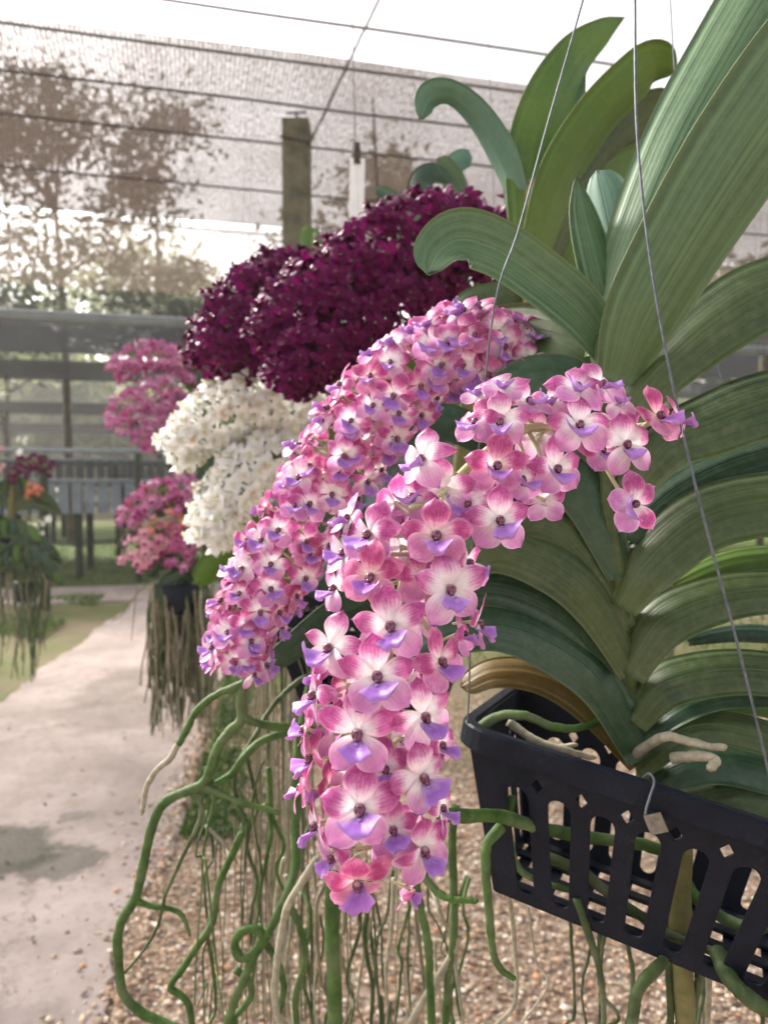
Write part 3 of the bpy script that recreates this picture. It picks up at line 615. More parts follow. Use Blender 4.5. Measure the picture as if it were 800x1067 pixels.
def raceme(plant, pts, kind, n, rad, s, stalk='stalk_green', r_end=.6, face=.45, stalk_r=.0028, front_cut=-.15, kinds=None, droop=.25):
    """flowering spike: stalk + one child per blossom that faces the lens side; the far side of the spike is one mass"""
    path = smooth_path(pts, 60); mb = MB(); mb.tube(path, [stalk_r * (1 - .5 * i / 59) for i in range(60)], 8)
    back = []; fl = []
    for i in range(n):
        t = min(1, max(0, (i + .5 + random.uniform(-2, 2)) / n)); f = t * 57.9; a = int(f); p = path[a].lerp(path[a + 1], f - a); tg = (path[min(a + 2, 59)] - path[max(a - 2, 0)]).normalized()
        to = (CP - p).normalized(); e1 = (to - tg * to.dot(tg)).normalized(); e2 = tg.cross(e1)
        an = i * 2.39996 + random.uniform(-.55, .55); rr = rad * (r_end + (1 - r_end) * math.sin(math.pi * min(1, .12 + t * .88)) ** .7) * random.uniform(.82, 1.12)
        rv = e1 * math.cos(an) + e2 * math.sin(an); loc = p + rv * rr + tg * rr * .15
        mb.tube([p - tg * rr * .1, p + rv * rr * .5 - tg * rr * .02, loc - rv * s * .3], stalk_r * .45, 5)
        nr = (rv + to * face * (1 if math.cos(an) > -.3 else .1) + Vector((0, 0, -droop * .5)) + Vector([random.uniform(-.38, .38) for _ in range(3)])).normalized()
        up = Vector((0, 0, 1)) + Vector([random.uniform(-.25, .25) for _ in range(3)]) - tg * .35
        sc = s * random.uniform(.88, 1.08) * (1 - .18 * t)
        (fl if math.cos(an) > front_cut else back).append((loc, nr, up, sc))
    rc = mb.obj('flower_spike', M[stalk], plant)
    for loc, nr, up, sc in fl: put_flower(rc, random.choice(kinds) if kinds else kind, loc, nr, up, sc)
    if back:
        src = FM[kind][0]; k = len(src.vertices); co = np.empty(k * 3, dtype=np.float32); src.vertices.foreach_get('co', co); co = co.reshape(k, 3)
        mats = [m for m in src.materials]; V = []; Fs = []; Mi = []; UVs = []; b0 = 0
        polys = [tuple(p.vertices) for p in src.polygons]; mi = [p.material_index for p in src.polygons]; uv0 = np.zeros((k, 2), dtype=np.float32)
        for lp in src.loops: uv0[lp.vertex_index] = src.uv_layers[0].data[lp.index].uv
        bm_ = MB()
        for loc, nr, up, sc in back:
            m = np.array(frame(nr, up, sc, loc)); v = co @ m[:3, :3].T + m[:3, 3]
            b = len(bm_.v); bm_.v += [tuple(q) for q in v]; bm_.uv += [tuple(q) for q in uv0]; bm_.f += [tuple(b + i for i in q) for q in polys]; bm_.m += mi
        o = bm_.obj('flowers', mats, rc); tag(o, kind='stuff')
    return rc

CX, CY, CZ = CR @ Vector((1, 0, 0)), CR @ Vector((0, 1, 0)), CR @ Vector((0, 0, 1))
def leaf(plant, pts, width, mat='leaf', tilt=25, fold=.25, wave=0.0, thick=.0022, tip=.10, base=.88, nl=34, nw=11, name='leaf'):
    """strap leaf along (px, py, depth) points; width in photo pixels at each point's depth; tilt turns the blade about its midrib"""
    if not hasattr(width, '__len__'): width = [width] * len(pts)
    arr = crom([tuple(p) + (w_,) for p, w_ in zip(pts, width)], nl); c = [P(*q[:3]) for q in arr]; ti = R(tilt)
    top = []; bot = []; UV = []
    for j in range(nl):
        v = j / (nl - 1); tg = (c[min(j + 1, nl - 1)] - c[max(j - 1, 0)]).normalized(); view = (c[j] - CP).normalized()
        side = tg.cross(view).normalized(); nrm = side.cross(tg).normalized()
        lat = side * math.cos(ti) + nrm * math.sin(ti); nn = lat.cross(tg).normalized()
        hw = arr[j][3] * .5 * arr[j][2] / F / max(.35, math.cos(ti))
        k = base + (1 - base) * min(1, v / .25)
        if v > 1 - tip: k *= math.sqrt(max(0.0, 1 - ((v - 1 + tip) / tip) ** 2)) * .97 + .03
        hw *= k
        for i in range(nw):
            u = i / (nw - 1) * 2 - 1
            p = c[j] + lat * hw * u + nn * (fold * hw * (abs(u) ** 1.4 - .4) + wave * hw * math.sin(9 * v + 2 * u)) 
            p += nn * .0006 * math.sin(u * 21)
            th = thick * (1 - abs(u) ** 6 * .75); top.append(p + nn * th * .5); bot.append(p - nn * th * .5); UV.append(((u + 1) / 2, v))
    mb = MB(); mb.grid(top, nw, nl, UV, 0, flip=True); b = mb.grid(bot, nw, nl, UV, 0)
    q = lambda j, i: j * nw + i
    for j in range(nl - 1):
        for i, s_ in ((0, 1), (nw - 1, -1)):
            f = (q(j, i), q(j + 1, i), b + q(j + 1, i), b + q(j, i)); mb.f.append(f if s_ > 0 else f[::-1]); mb.m.append(0)
    for j, s_ in ((0, -1), (nl - 1, 1)):
        for i in range(nw - 1):
            f = (q(j, i), q(j, i + 1), b + q(j, i + 1), b + q(j, i)); mb.f.append(f if s_ > 0 else f[::-1]); mb.m.append(0)
    return mb.obj(name, M[mat], plant)

def root(plant, pts, r, mat='root', taper=.6, knob=.07, n=None, name='root', label=None):
    """aerial root: tube through (px, py, depth) points, r in photo pixels"""
    n = n or max(16, 7 * len(pts)); a = crom(pts, n); path = []; rad = []; ph = random.uniform(0, 6)
    for i, q in enumerate(a):
        t = i / (n - 1); path.append(P(*q) + Vector([random.uniform(-1, 1) * .0003 for _ in range(3)]))
        rr = r * q[2] / F * (1 - (1 - taper) * t) * (1 + knob * math.sin(ph + i * .55) * .7 + random.uniform(-knob, knob) * .4)
        rad.append(rr)
    rad[-1] *= .45; rad[-2] *= .85
    mb = MB(); mb.tube(path, rad, 9); o = mb.obj(name, M[mat], plant)
    if label: o['label'] = label
    return o

# ------------------------------------------------------------------ baskets
def panel(mb, A, B, C, D, slots, pitch, sw, th, diamonds=True):
    """basket wall A-B (rim), D-C (foot) with arched slots: 2D outline with holes, filled and thickened"""
    import bmesh
    bm = bmesh.new(); L = (B - A).length; H = (D - A).length
    def loop(pts):
        v = [bm.verts.new((p[0], p[1], 0)) for p in pts]; return [bm.edges.new((v[i], v[(i + 1) % len(v)])) for i in range(len(v))]
    E = loop([(0, 0), (L, 0), (L, -H), (0, -H)])
    n = slots; x0 = (L - (n - 1) * pitch) / 2
    for i in range(n):
        x = x0 + i * pitch; top, bt = -.27 * H, -.93 * H; r = sw / 2; pl = []
        for k in range(9): an = math.pi * k / 8; pl.append((x + r * math.cos(an), top - r + r * math.sin(an)))
        for k in range(7): an = math.pi + math.pi * k / 6; pl.append((x + r * .85 * math.cos(an), bt + r * .6 + r * .6 * math.sin(an)))
        E += loop(pl)
        if diamonds and i < n - 1:
            cx, cy, a = x + pitch / 2, -.225 * H, sw * .25
            E += loop([(cx + a, cy), (cx, cy + a * 1.25), (cx - a, cy), (cx, cy - a * 1.25)])
    bmesh.ops.triangle_fill(bm, edges=bm.edges[:], use_beauty=True)
    bmesh.ops.recalc_face_normals(bm, faces=bm.faces[:])
    bm.verts.index_update(); nrm = (B - A).cross(D - A).normalized()
    def mp(co):
        u, v = co.x / L, -co.y / H; return (A.lerp(B, u)).lerp(D.lerp(C, u), v)
    pts = [mp(v.co) for v in bm.verts]; k = len(pts)
    f1 = [tuple(v.index for v in f.verts) for f in bm.faces if f.calc_area() > 1e-12]
    edges = [tuple(v.index for v in e.verts) for e in bm.edges if len(e.link_faces) == 1]
    mb.add([p + nrm * th / 2 for p in pts] + [p - nrm * th / 2 for p in pts], f1 + [tuple(k + i for i in q[::-1]) for q in f1] + [(a, b, k + b, k + a) for a, b in edges])
    bm.free()

BL, BW, BH = .285, .15, .116
def basket(M4, label, wires=True, tagged=False, group='black plastic orchid baskets'):
    """hanging plastic basket; local origin is a rim corner, x along the long side, y back, z up"""
    e = empty('hanging_basket', M4.translation, label, 'basket', group); e.matrix_world = M4
    I = .036; z = -BH; V3 = Vector
    T = [V3((0, 0, 0)), V3((BL, 0, 0)), V3((BL, BW, 0)), V3((0, BW, 0))]; Bo = [V3((I, I * .7, z)), V3((BL - I, I * .7, z)), V3((BL - I, BW - I * .7, z)), V3((I, BW - I * .7, z))]
    def part(mb, name, mat=M['plastic'], smooth=False, bev=True):
        o = bpy.data.objects.new(name, mb.mesh(name, mat, smooth)); COL.objects.link(o); o.parent = e
        if bev: m = o.modifiers.new('bevel', 'BEVEL'); m.width = .0007; m.segments = 2; m.limit_method = 'ANGLE'; m.angle_limit = R(40)
        return o
    for i, (ns, dm) in enumerate(((8, True), (4, True), (8, True), (4, True))):
        j = (i + 1) % 4; mb = MB(); a, b = T[i], T[j]; panel(mb, a, b, Bo[j], Bo[i], ns, .0315, .0172, .0022, dm); part(mb, 'side_panel')
    mb = MB()                                                    # rim: an L-shaped lip running round the top
    prof = [(-.0006, .003), (.0062, .003), (.0078, .001), (.0078, -.013), (.0058, -.0135), (.0052, -.003), (-.0006, -.0035)]
    cen = V3((BL / 2, BW / 2, 0)); ring = []; rc = .018
    for ci, (cx, cy) in enumerate(((rc, rc), (BL - rc, rc), (BL - rc, BW - rc), (rc, BW - rc))):
        for k in range(7):
            an = math.pi + ci * math.pi / 2 + k / 6 * math.pi / 2; ring.append((V3((cx, cy, 0)), V3((math.cos(an), math.sin(an), 0))))
    V = []
    for c, d in ring:
        for (o_, zz) in prof: V.append(c + d * (rc + o_) + V3((0, 0, zz)))
    np_ = len(prof); nr = len(ring); fs = []
    for r_ in range(nr):
        for q in range(np_):
            a, b = r_ * np_ + q, r_ * np_ + (q + 1) % np_; c_, d_ = ((r_ + 1) % nr) * np_ + (q + 1) % np_, ((r_ + 1) % nr) * np_ + q
            fs.append((a, b, c_, d_))
    mb.add(V, fs); part(mb, 'rim')
    mb = MB(); base_c = V3((BL / 2, BW / 2, z))
    for k in range(9): mb.box(V3((I + .008 + (BL - 2 * I - .016) * k / 8, BW / 2, z + .0012)), (.0045, BW / 2 - I * .7, .0014))
    for k in range(4): mb.box(V3((BL / 2, I + (BW - 2 * I) * k / 3, z + .0045)), (BL / 2 - I, .005, .0016))
    part(mb, 'base_grid')
    return e
def hanger(e, pts, r, name='hanger_wire'):
    mb = MB(); path = smooth_path(pts, 40); mb.tube(path, r, 7); inv = e.matrix_world.inverted(); o = bpy.data.objects.new(name, mb.mesh(name, M['wire'])); COL.objects.link(o); o.parent = e
    o.data.transform(inv); return o

# ================================================================== PLANT A: the near orchid in the black basket
FLc, FRc, BLc = P(487, 757, .533), P(800, 858, .457), P(568, 724, .66)
ex = (FRc - FLc).normalized(); ey = (BLc - FLc); ey = (ey - ex * ey.dot(ex)).normalized(); ez = ex.cross(ey)
m4 = Matrix((ex, ey, ez)).transposed().to_4x4(); m4.translation = FLc
bk = basket(m4, 'black plastic basket holding the big leafy orchid, wires tied to its rim')
hanger(bk, [(815, 872, .452), (806, 830, .448), (770, 680, .44), (720, 490, .44), (683, 310, .445), (664, 150, .45), (661, 0, .455), (660, -160, .46)], .0008)
hanger(bk, [(487, 757, .535), (489, 700, .53), (492, 560, .50), (513, 330, .46), (540, 240, .455), (570, 130, .455), (607, 0, .46), (650, -160, .47)], .00062)
hanger(bk, [(905, 800, .57), (800, 560, .62), (735, 330, .64), (712, 180, .64), (700, 40, .64), (694, -100, .64)], .0005)
hanger(bk, [(668, 812, .490), (676, 806, .478), (681, 815, .474), (676, 832, .472), (672, 850, .470), (678, 868, .470)], .0008, 'wire_hook')
mb = MB(); q = P(683, 858, .468); mb.box(q, (.0052, .0012, .0062), (Vector((.85, -.3, .35)).normalized(), Vector((.3, .9, 0)).normalized(), Vector((-.4, 0, .9)).normalized()))
o = bpy.data.objects.new('metal_tag', mb.mesh('metal_tag', M['foil'], False)); o.data.transform(bk.matrix_world.inverted()); COL.objects.link(o); o.parent = bk

A = empty('orchid_plant', P(668, 800, .55), 'large orchid with fanned strap leaves and the nearest pink and lavender flower spike', 'orchid', 'flowering orchids')
st = [(672, 830, .55), (668, 790, .55), (660, 730, .545), (652, 690, .54), (645, 610, .53), (636, 540, .525), (628, 460, .52), (624, 400, .515), (626, 350, .515)]
mb = MB(); sp = smooth_path(st, 50); mb.tube(sp, [.0055 * (1 + .18 * math.sin(i * 1.25)) for i in range(50)], 12); mb.obj('stem', M['leaf'], A)
mb = MB()
for (px, py, d, r_) in ((690, 640, .53, 9), (680, 695, .535, 15), (645, 665, .53, 8), (655, 760, .54, 10), (700, 775, .54, 12), (630, 580, .52, 8), (672, 560, .52, 10), (732, 645, .56, 14), (640, 730, .545, 12)):
    c = P(px, py, d + .012); R_ = r_ * .8 * d / F
    mb.ball(c, (R_, R_ * .7, R_ * .8), 9, 6, 0, lambda q, p: q * (1 + .35 * math.sin(p.x * 7 + p.z * 5)))
mb.obj('old_sheath', M['sheath'], A)
L = lambda *a, **k: leaf(A, *a, **k)
# right-hand ranks, top to bottom
L([(628, 372, .52), (655, 270, .525), (706, 150, .53), (768, 40, .54), (830, -60, .55), (880, -130, .57)], [46, 64, 82, 90, 90, 60], 'leaf_pale', 24, .22)
L([(644, 398, .508), (668, 335, .49), (715, 250, .475), (782, 145, .46), (860, 40, .45), (930, -50, .45)], [50, 78, 94, 108, 110, 70], 'leaf_pale', -20, .28)
L([(636, 440, .512), (700, 372, .50), (750, 330, .49), (800, 303, .485), (880, 285, .48), (960, 300, .48)], [44, 64, 74, 76, 70, 46], 'leaf', 28, .2)
L([(640, 530, .517), (690, 465, .505), (740, 440, .50), (800, 418, .495), (880, 405, .49), (950, 420, .49)], [38, 56, 68, 72, 66, 46], 'leaf', 30, .2)
L([(646, 632, .522), (676, 585, .515), (730, 540, .51), (800, 522, .505), (880, 520, .50), (960, 550, .50)], [38, 62, 68, 68, 62, 44], 'leaf', 28, .22)
L([(700, 610, .545), (750, 588, .55), (800, 580, .55), (880, 580, .55)], [18, 26, 28, 24], 'leaf_bright', 35, .2)
L([(654, 702, .527), (686, 650, .52), (740, 624, .515), (800, 615, .51), (880, 622, .505), (950, 650, .50)], [38, 54, 52, 47, 44, 36], 'leaf', 26, .22)
L([(660, 752, .537), (688, 715, .53), (740, 700, .525), (800, 700, .52), (870, 715, .515), (940, 745, .51)], [32, 48, 49, 47, 43, 32], 'leaf', 26, .22)
L([(715, 668, .57), (760, 660, .575), (800, 660, .575), (880, 668, .575)], [12, 18, 20, 18], 'leaf_deep', 35, .2)
L([(705, 735, .57), (750, 730, .575), (800, 735, .575), (880, 750, .575)], [14, 22, 24, 20], 'leaf_bright', 35, .2)
L([(664, 800, .547), (698, 768, .535), (740, 756, .53), (800, 768, .525), (860, 790, .52)], [28, 38, 36, 36, 26], 'leaf', 28, .22)
L([(676, 815, .55), (710, 798, .54), (750, 790, .535), (800, 800, .53), (860, 825, .525)], [30, 44, 50, 50, 30], 'leaf_deep', 28, .22)
L([(690, 832, .55), (730, 828, .54), (770, 822, .53), (820, 830, .525), (880, 850, .52)], [24, 42, 54, 54, 30], 'leaf', 20, .2)
L([(650, 560, .53), (690, 520, .535), (740, 490, .54), (800, 470, .54), (870, 465, .54)], [26, 40, 44, 42, 30], 'leaf_deep', 32, .2)
L([(656, 660, .535), (700, 628, .54), (750, 606, .545), (820, 600, .55)], [22, 30, 30, 24], 'leaf_deep', 32, .2)
L([(664, 770, .545), (705, 738, .54), (750, 722, .54), (820, 722, .54)], [24, 32, 32, 26], 'leaf_deep', 32, .2)
L([(658, 718, .545), (616, 690, .548), (572, 655, .55), (520, 635, .55), (470, 645, .55)], [26, 36, 38, 36, 26], 'leaf', -24, .2)
# crown
L([(636, 330, .53), (622, 270, .535), (610, 225, .54), (600, 185, .545)], [34, 36, 28, 10], 'leaf_pale', -35, .35, tip=.3)
L([(640, 320, .545), (640, 265, .55), (632, 220, .555), (622, 178, .56)], [34, 44, 50, 42], 'leaf_blue', 20, .3, tip=.25)
# left-hand ranks
L([(634, 366, .515), (602, 324, .51), (564, 292, .505), (520, 262, .50), (482, 250, .495), (458, 262, .485), (446, 286, .48)], [40, 52, 54, 56, 58, 50, 36], 'leaf_pale', -26, -.30, tip=.16)
L([(634, 396, .525), (594, 362, .54), (552, 350, .565), (515, 352, .60), (480, 364, .63)], [44, 60, 62, 58, 36], 'leaf', -22, -.25)
L([(630, 410, .525), (590, 395, .53), (545, 398, .535), (505, 425, .54)], [30, 50, 50, 34], 'leaf_deep', -20, .2)
L([(632, 480, .525), (600, 440, .53), (555, 428, .535), (505, 450, .54)], [34, 54, 56, 40], 'leaf_deep', -20, .2)
L([(648, 600, .525), (612, 515, .525), (570, 480, .53), (520, 490, .53), (480, 520, .53)], [34, 56, 60, 56, 36], 'leaf_deep', -22, .2)
L([(654, 655, .53), (614, 576, .53), (570, 540, .53), (520, 545, .53), (475, 575, .53)], [34, 54, 60, 56, 36], 'leaf', -22, .2)
L([(660, 700, .53), (620, 626, .525), (575, 588, .52), (520, 570, .52), (465, 590, .52)], [34, 52, 56, 52, 34], 'leaf', -24, .22)
L([(661, 735, .54), (614, 656, .54), (565, 620, .54), (510, 605, .54), (455, 625, .54)], [30, 46, 52, 50, 34], 'leaf_deep', -26, .2)
L([(668, 790, .54), (628, 714, .535), (575, 672, .53), (520, 652, .525), (465, 660, .52), (430, 680, .52)], [34, 50, 53, 50, 44, 30], 'leaf_deep', -24, .22)
o = L([(664, 795, .555), (615, 735, .56), (565, 705, .565), (515, 700, .57), (480, 716, .575)], [24, 36, 34, 30, 22], 'leaf_yellow', -30, .2); o['label'] = 'yellowed old leaf'
L([(640, 440, .53), (645, 400, .54), (650, 380, .545)], [24, 30, 28], 'leaf', 10, .3)

# spike A, hand placed from the photograph: px, py, size, yaw, pitch, roll, depth
path = smooth_path([(640, 480, .53), (628, 452, .49), (606, 446, .46), (580, 446, .447), (545, 448, .435), (498, 478, .42), (455, 525, .405), (425, 590, .392), (408, 660, .382), (404, 740, .376), (402, 830, .372), (396, 915, .370)], 80)
mb = MB(); mb.tube(path, [.0034 - .0018 * i / 79 for i in range(80)], 9)
FA = [(454, 557, 1.0, 0, 4, 0, .380), (468, 612, .98, 8, -2, 4, .372), (407, 650, 1.0, -4, 0, 2, .362), (388, 600, .93, -18, 2, -4, .374), (387, 556, .92, -38, 6, -10, .386),
      (393, 702, 1.02, 0, 2, 3, .356), (456, 687, .88, 34, 0, 14, .366), (347, 673, .9, -42, 2, -6, .368), (439, 744, .95, 28, -2, 18, .360), (332, 722, .85, -68, -4, -6, .370),
      (373, 761, 1.04, -4, -2, -2, .350), (437, 807, .92, 34, -6, 18, .358), (329, 788, .82, -74, -6, -8, .370), (375, 839, 1.06, 0, 4, 0, .347), (334, 858, .82, -78, -10, -8, .368),
      (438, 882, .88, 36, -12, 20, .356), (372, 914, .9, 2, -34, 4, .350), (519, 541, .98, 6, 0, 2, .396), (517, 485, .98, 0, 4, -2, .408), (520, 440, .92, -6, 6, 0, .418),
      (524, 405, .80, -8, 38, 0, .428), (443, 479, .92, -46, 14, -8, .398), (462, 512, .95, 168, 10, 10, .398), (414, 525, .85, -152, 8, 0, .396), (494, 648, .78, 78, -8, 6, .386),
      (578, 488, .92, 12, 2, 0, .416), (602, 443, .96, 0, 8, 0, .420), (600, 406, .92, 2, 32, 0, .432), (624, 402, .82, 30, 26, 8, .438), (650, 463, .96, 8, 4, 4, .426),
      (682, 434, .92, 34, 16, 10, .430), (660, 524, .92, 4, -6, -66, .424), (352, 612, .72, -58, 8, -6, .388), (366, 540, .72, -62, 20, -10, .400), (484, 585, .8, 52, 0, 8, .392),
      (565, 520, .75, 150, -20, 8, .425), (345, 820, .8, -110, 0, 0, .374), (415, 770, .85, 150, 0, 0, .386), (405, 880, .8, 160, -10, 0, .380), (430, 860, .72, 120, -10, 0, .378), (365, 800, .8, -150, 0, 0, .384), (420, 710, .8, 140, 0, 0, .390), (365, 715, .85, -140, 0, 0, .386), (430, 640, .85, 120, 0, 0, .394), (420, 570, .8, -130, 0, 0, .400), (495, 515, .85, 130, 0, 0, .42), (560, 455, .85, 170, 10, 0, .44), (640, 440, .85, 150, 10, 0, .455), (704, 436, .72, 66, 10, 10, .442),
      (322, 760, .7, -95, 10, -6, .376), (340, 700, .72, -100, 6, 0, .380), (318, 820, .66, -100, 4, 0, .378), (352, 760, .75, -120, 10, 0, .372), (362, 575, .78, -48, 10, -12, .394), (430, 520, .8, -20, 30, 0, .402), (436, 600, .85, 30, 14, 6, .384),
      (478, 660, .7, 70, 10, 10, .384), (455, 775, .72, 66, 4, 12, .368), (456, 840, .7, 64, 0, 12, .368), (425, 925, .6, 80, -30, 10, .366), (350, 890, .72, -60, -20, -8, .362), (400, 800, .8, 10, 14, 8, .366), (408, 862, .8, 14, 4, 0, .362),
      (540, 500, .82, 30, 12, 8, .414), (498, 440, .8, -40, 14, -8, .42), (548, 420, .8, 24, 30, 6, .432), (624, 468, .8, 20, 0, 10, .436), (490, 525, .8, -30, 6, -6, .404), (575, 420, .75, -20, 34, -6, .44), (500, 412, .62, -30, 40, -8, .432), (640, 420, .7, 10, 34, 4, .442)]
FLW = []
for (px, py, s, ya, pi_, ro, d) in FA:
    loc = P(px, py, d); ya, pi_, ro = R(ya), R(pi_), R(ro)
    n_ = CX * (math.sin(ya) * math.cos(pi_)) + CY * math.sin(pi_) + CZ * (math.cos(ya) * math.cos(pi_)); u_ = CY * math.cos(ro) - CX * math.sin(ro)
    near = min(range(80), key=lambda i: (path[i] - loc).length); q = path[max(0, near - 2)]
    mb.tube([q, q.lerp(loc, .5) - n_ * .004, loc - n_ * .0135], .0012, 6); FLW.append((loc, n_, u_, s * .0184))
sa = mb.obj('flower_spike', M['stalk'], A)
for i, (loc, n_, u_, s) in enumerate(FLW):
    o = put_flower(sa, 'pink', loc, n_, u_, s); o.data = FM['pink'][(i * 5 + i // 16) % 16]
# roots of plant A
ra = lambda *a, **k: root(A, *a, **k)
ra([(494, 772, .56), (500, 758, .545), (520, 746, .54), (548, 746, .535), (575, 757, .54), (605, 758, .55), (640, 742, .56)], 6)
ra([(655, 790, .55), (690, 768, .50), (715, 772, .49), (740, 778, .485), (757, 778, .48)], 5.5, 'root_pale', .7, .02, label='pale grey root')
ra([(700, 790, .50), (728, 788, .485), (745, 792, .478), (738, 803, .476)], 6, 'root_pale', .8, .02, label='pale stubby root')
ra([(530, 752, .57), (555, 770, .56), (590, 782, .55), (620, 790, .55)], 5, 'root_pale', label='pale grey root')
ra([(548, 768, .58), (575, 778, .575), (602, 776, .57)], 4, 'root_pale', label='pale grey root')
ra([(458, 848, .47), (485, 850, .49), (520, 850, .51), (560, 862, .53), (610, 872, .55), (670, 880, .56), (720, 900, .57)], 7.5, 'root', .8)
ra([(522, 862, .515), (507, 880, .505), (506, 910, .50), (510, 960, .50), (514, 995, .50), (524, 1012, .50), (537, 1020, .50)], 6, 'root', .5)
ra([(600, 935, .52), (612, 970, .52), (624, 1010, .52), (628, 1050, .52), (628, 1120, .53)], 4.5, 'root_dark')
ra([(632, 962, .54), (627, 990, .54), (625, 1030, .54), (625, 1100, .54)], 2.5, 'root_dark')
ra([(692, 985, .52), (690, 1002, .50), (672, 1020, .49), (662, 1040, .49), (658, 1075, .49), (655, 1130, .49)], 7, 'root_dark', .8)
ra([(708, 880, .53), (708, 940, .53), (708, 1000, .53), (712, 1040, .53), (716, 1120, .53)], 12, 'stem', .9, .08, label='thick brown woody root')
ra([(695, 900, .54), (696, 1000, .53), (700, 1100, .53)], 5, 'root_dark')
ra([(725, 960, .53), (728, 1010, .53), (722, 1060, .53), (718, 1110, .53)], 5, 'root_dark')
ra([(745, 990, .50), (760, 1020, .48), (780, 1040, .47), (800, 1052, .465), (830, 1060, .465)], 9, 'root_dark', .9)
ra([(735, 1000, .55), (738, 1030, .55), (736, 1080, .55)], 4, 'root_pale', label='pale grey root')
ra([(560, 890, .55), (600, 905, .54), (640, 935, .53), (700, 975, .52), (770, 1000, .5)], 6, 'root_dark', .8)
ra([(532, 830, .54), (530, 870, .54), (545, 910, .54), (600, 930, .54)], 5, 'root')
ra([(700, 880, .56), (720, 930, .54), (760, 960, .53), (800, 970, .52)], 7, 'root', .8)
for k in range(12):
    x = random.uniform(525, 790); d = random.uniform(.57, .66); y0 = 925 + (x - 525) * .40 + random.uniform(-30, 10)
    pt = [(x, y0, d)]; 
    for j in range(1, 6): pt.append((x + random.uniform(-14, 14) + 3 * j * random.choice((-1, 1)), y0 + j * random.uniform(35, 60), d + random.uniform(-.01, .01)))
    ra(pt, random.uniform(1.3, 2.8), random.choice(['root_dark', 'root_dark', 'root_pale', 'root_tan']))

# ================================================================== PLANT B: behind, with the second pink spike
def simple_basket(px, py, d, yaw, label, s=1.0):
    c = P(px, py, d); m = Matrix.Translation(c) @ Matrix.Rotation(yaw, 4, 'Z') @ Matrix.Diagonal((s, s, s, 1)) @ Matrix.Translation((-BL / 2, -BW / 2, 0))
    return m
def copy_tree(o, parent=None):
    c = o.copy(); COL.objects.link(c); c.parent = parent
    for ch in [q for q in o.children if q.name.split('.')[0] not in ('hanger_wire', 'wire_hook', 'metal_tag')]: copy_tree(ch, c)
    return c
def basket_copy(px, py, d, yaw, label, s=1.0, up=True):
    c = copy_tree(bk); c.matrix_world = simple_basket(px, py, d, yaw, label, s); c['label'] = label
    bpy.context.view_layer.update()
    if up:
        for (lx, ly) in ((0, 0), (BL, 0), (BL, BW), (0, BW)):
            p = c.matrix_world @ Vector((lx, ly, 0)); q = c.matrix_world @ Vector((BL / 2, BW / 2, 0)); q.z = ROOF
            mb = MB(); mb.tube([p, p.lerp(q, .5), q], .00025, 4); o = bpy.data.objects.new('hanger_wire', mb.mesh('hanger_wire', M['wire'])); o.data.transform(c.matrix_world.inverted()); COL.objects.link(o); o.parent = c
    return c
basket_copy(392, 650, .74, R(-14), 'black plastic basket mostly hidden behind the nearest pink spike', .62, False)
B = empty('orchid_plant', P(400, 660, .74), 'tall orchid with backlit curling leaves and the second pink spike behind the first', 'orchid', 'flowering orchids')
mb = MB(); sp = smooth_path([(400, 690, .74), (430, 620, .74), (490, 520, .745), (535, 430, .75), (552, 330, .76), (556, 240, .77), (556, 190, .775)], 40); mb.tube(sp, [.009 * (1 + .15 * math.sin(i * 1.4)) for i in range(40)], 10); mb.obj('stem', M['stem'], B)
Lb = lambda *a, **k: leaf(B, *a, **k)
Lb([(552, 250, .77), (556, 170, .78), (572, 110, .79), (598, 62, .80), (628, 34, .81), (650, 18, .82)], [44, 56, 56, 44, 26, 6], 'leaf_bright', -20, .3, tip=.2)
Lb([(572, 170, .80), (590, 120, .81), (600, 70, .82)], [20, 30, 20], 'leaf_pale', 20, .2)
Lb([(556, 270, .765), (582, 190, .76), (618, 128, .755), (655, 88, .75), (682, 68, .75), (704, 74, .75)], [34, 46, 46, 46, 42, 22], 'leaf_bright', -28, .3, .02, tip=.18)
Lb([(560, 290, .775), (590, 215, .775), (628, 160, .78), (668, 122, .785), (700, 108, .79)], [32, 44, 44, 40, 30], 'leaf', -26, .25)
Lb([(562, 310, .79), (590, 245, .79), (630, 198, .79), (672, 172, .80), (700, 165, .80)], [36, 50, 50, 44, 28], 'leaf_bright', -20, .25)
Lb([(562, 330, .79), (585, 280, .79), (615, 240, .79), (650, 225, .80)], [36, 44, 40, 26], 'leaf_bright', -20, .25)
Lb([(542, 215, .78), (524, 165, .775), (498, 122, .77), (470, 98, .765), (447, 102, .76), (437, 124, .76)], [22, 30, 28, 24, 28, 18], 'leaf_blue', 30, .3, tip=.2)
Lb([(540, 240, .80), (535, 180, .80), (528, 140, .80)], [22, 28, 20], 'leaf_blue', 20, .3)
Lb([(545, 300, .77), (520, 310, .765), (490, 318, .76), (470, 335, .755)], [30, 36, 34, 22], 'leaf', -20, .3)
Lb([(550, 340, .775), (565, 310, .78), (590, 300, .79), (620, 305, .79)], [26, 34, 34, 24], 'leaf_deep', -20, .3)
Lb([(540, 400, .77), (500, 380, .765), (460, 385, .76), (430, 400, .75)], [30, 38, 36, 22], 'leaf_deep', -20, .3)
Lb([(520, 470, .76), (470, 440, .75), (420, 450, .74), (380, 480, .73)], [30, 40, 38, 24], 'leaf_deep', -20, .3)
Lb([(450, 600, .745), (400, 570, .73), (350, 590, .71), (320, 620, .70)], [30, 40, 38, 24], 'leaf_deep', -20, .3)
Lb([(440, 620, .745), (400, 620, .72), (350, 640, .69), (300, 680, .67), (270, 700, .66)], [26, 34, 30, 26, 16], 'leaf_deep', 30, .3)
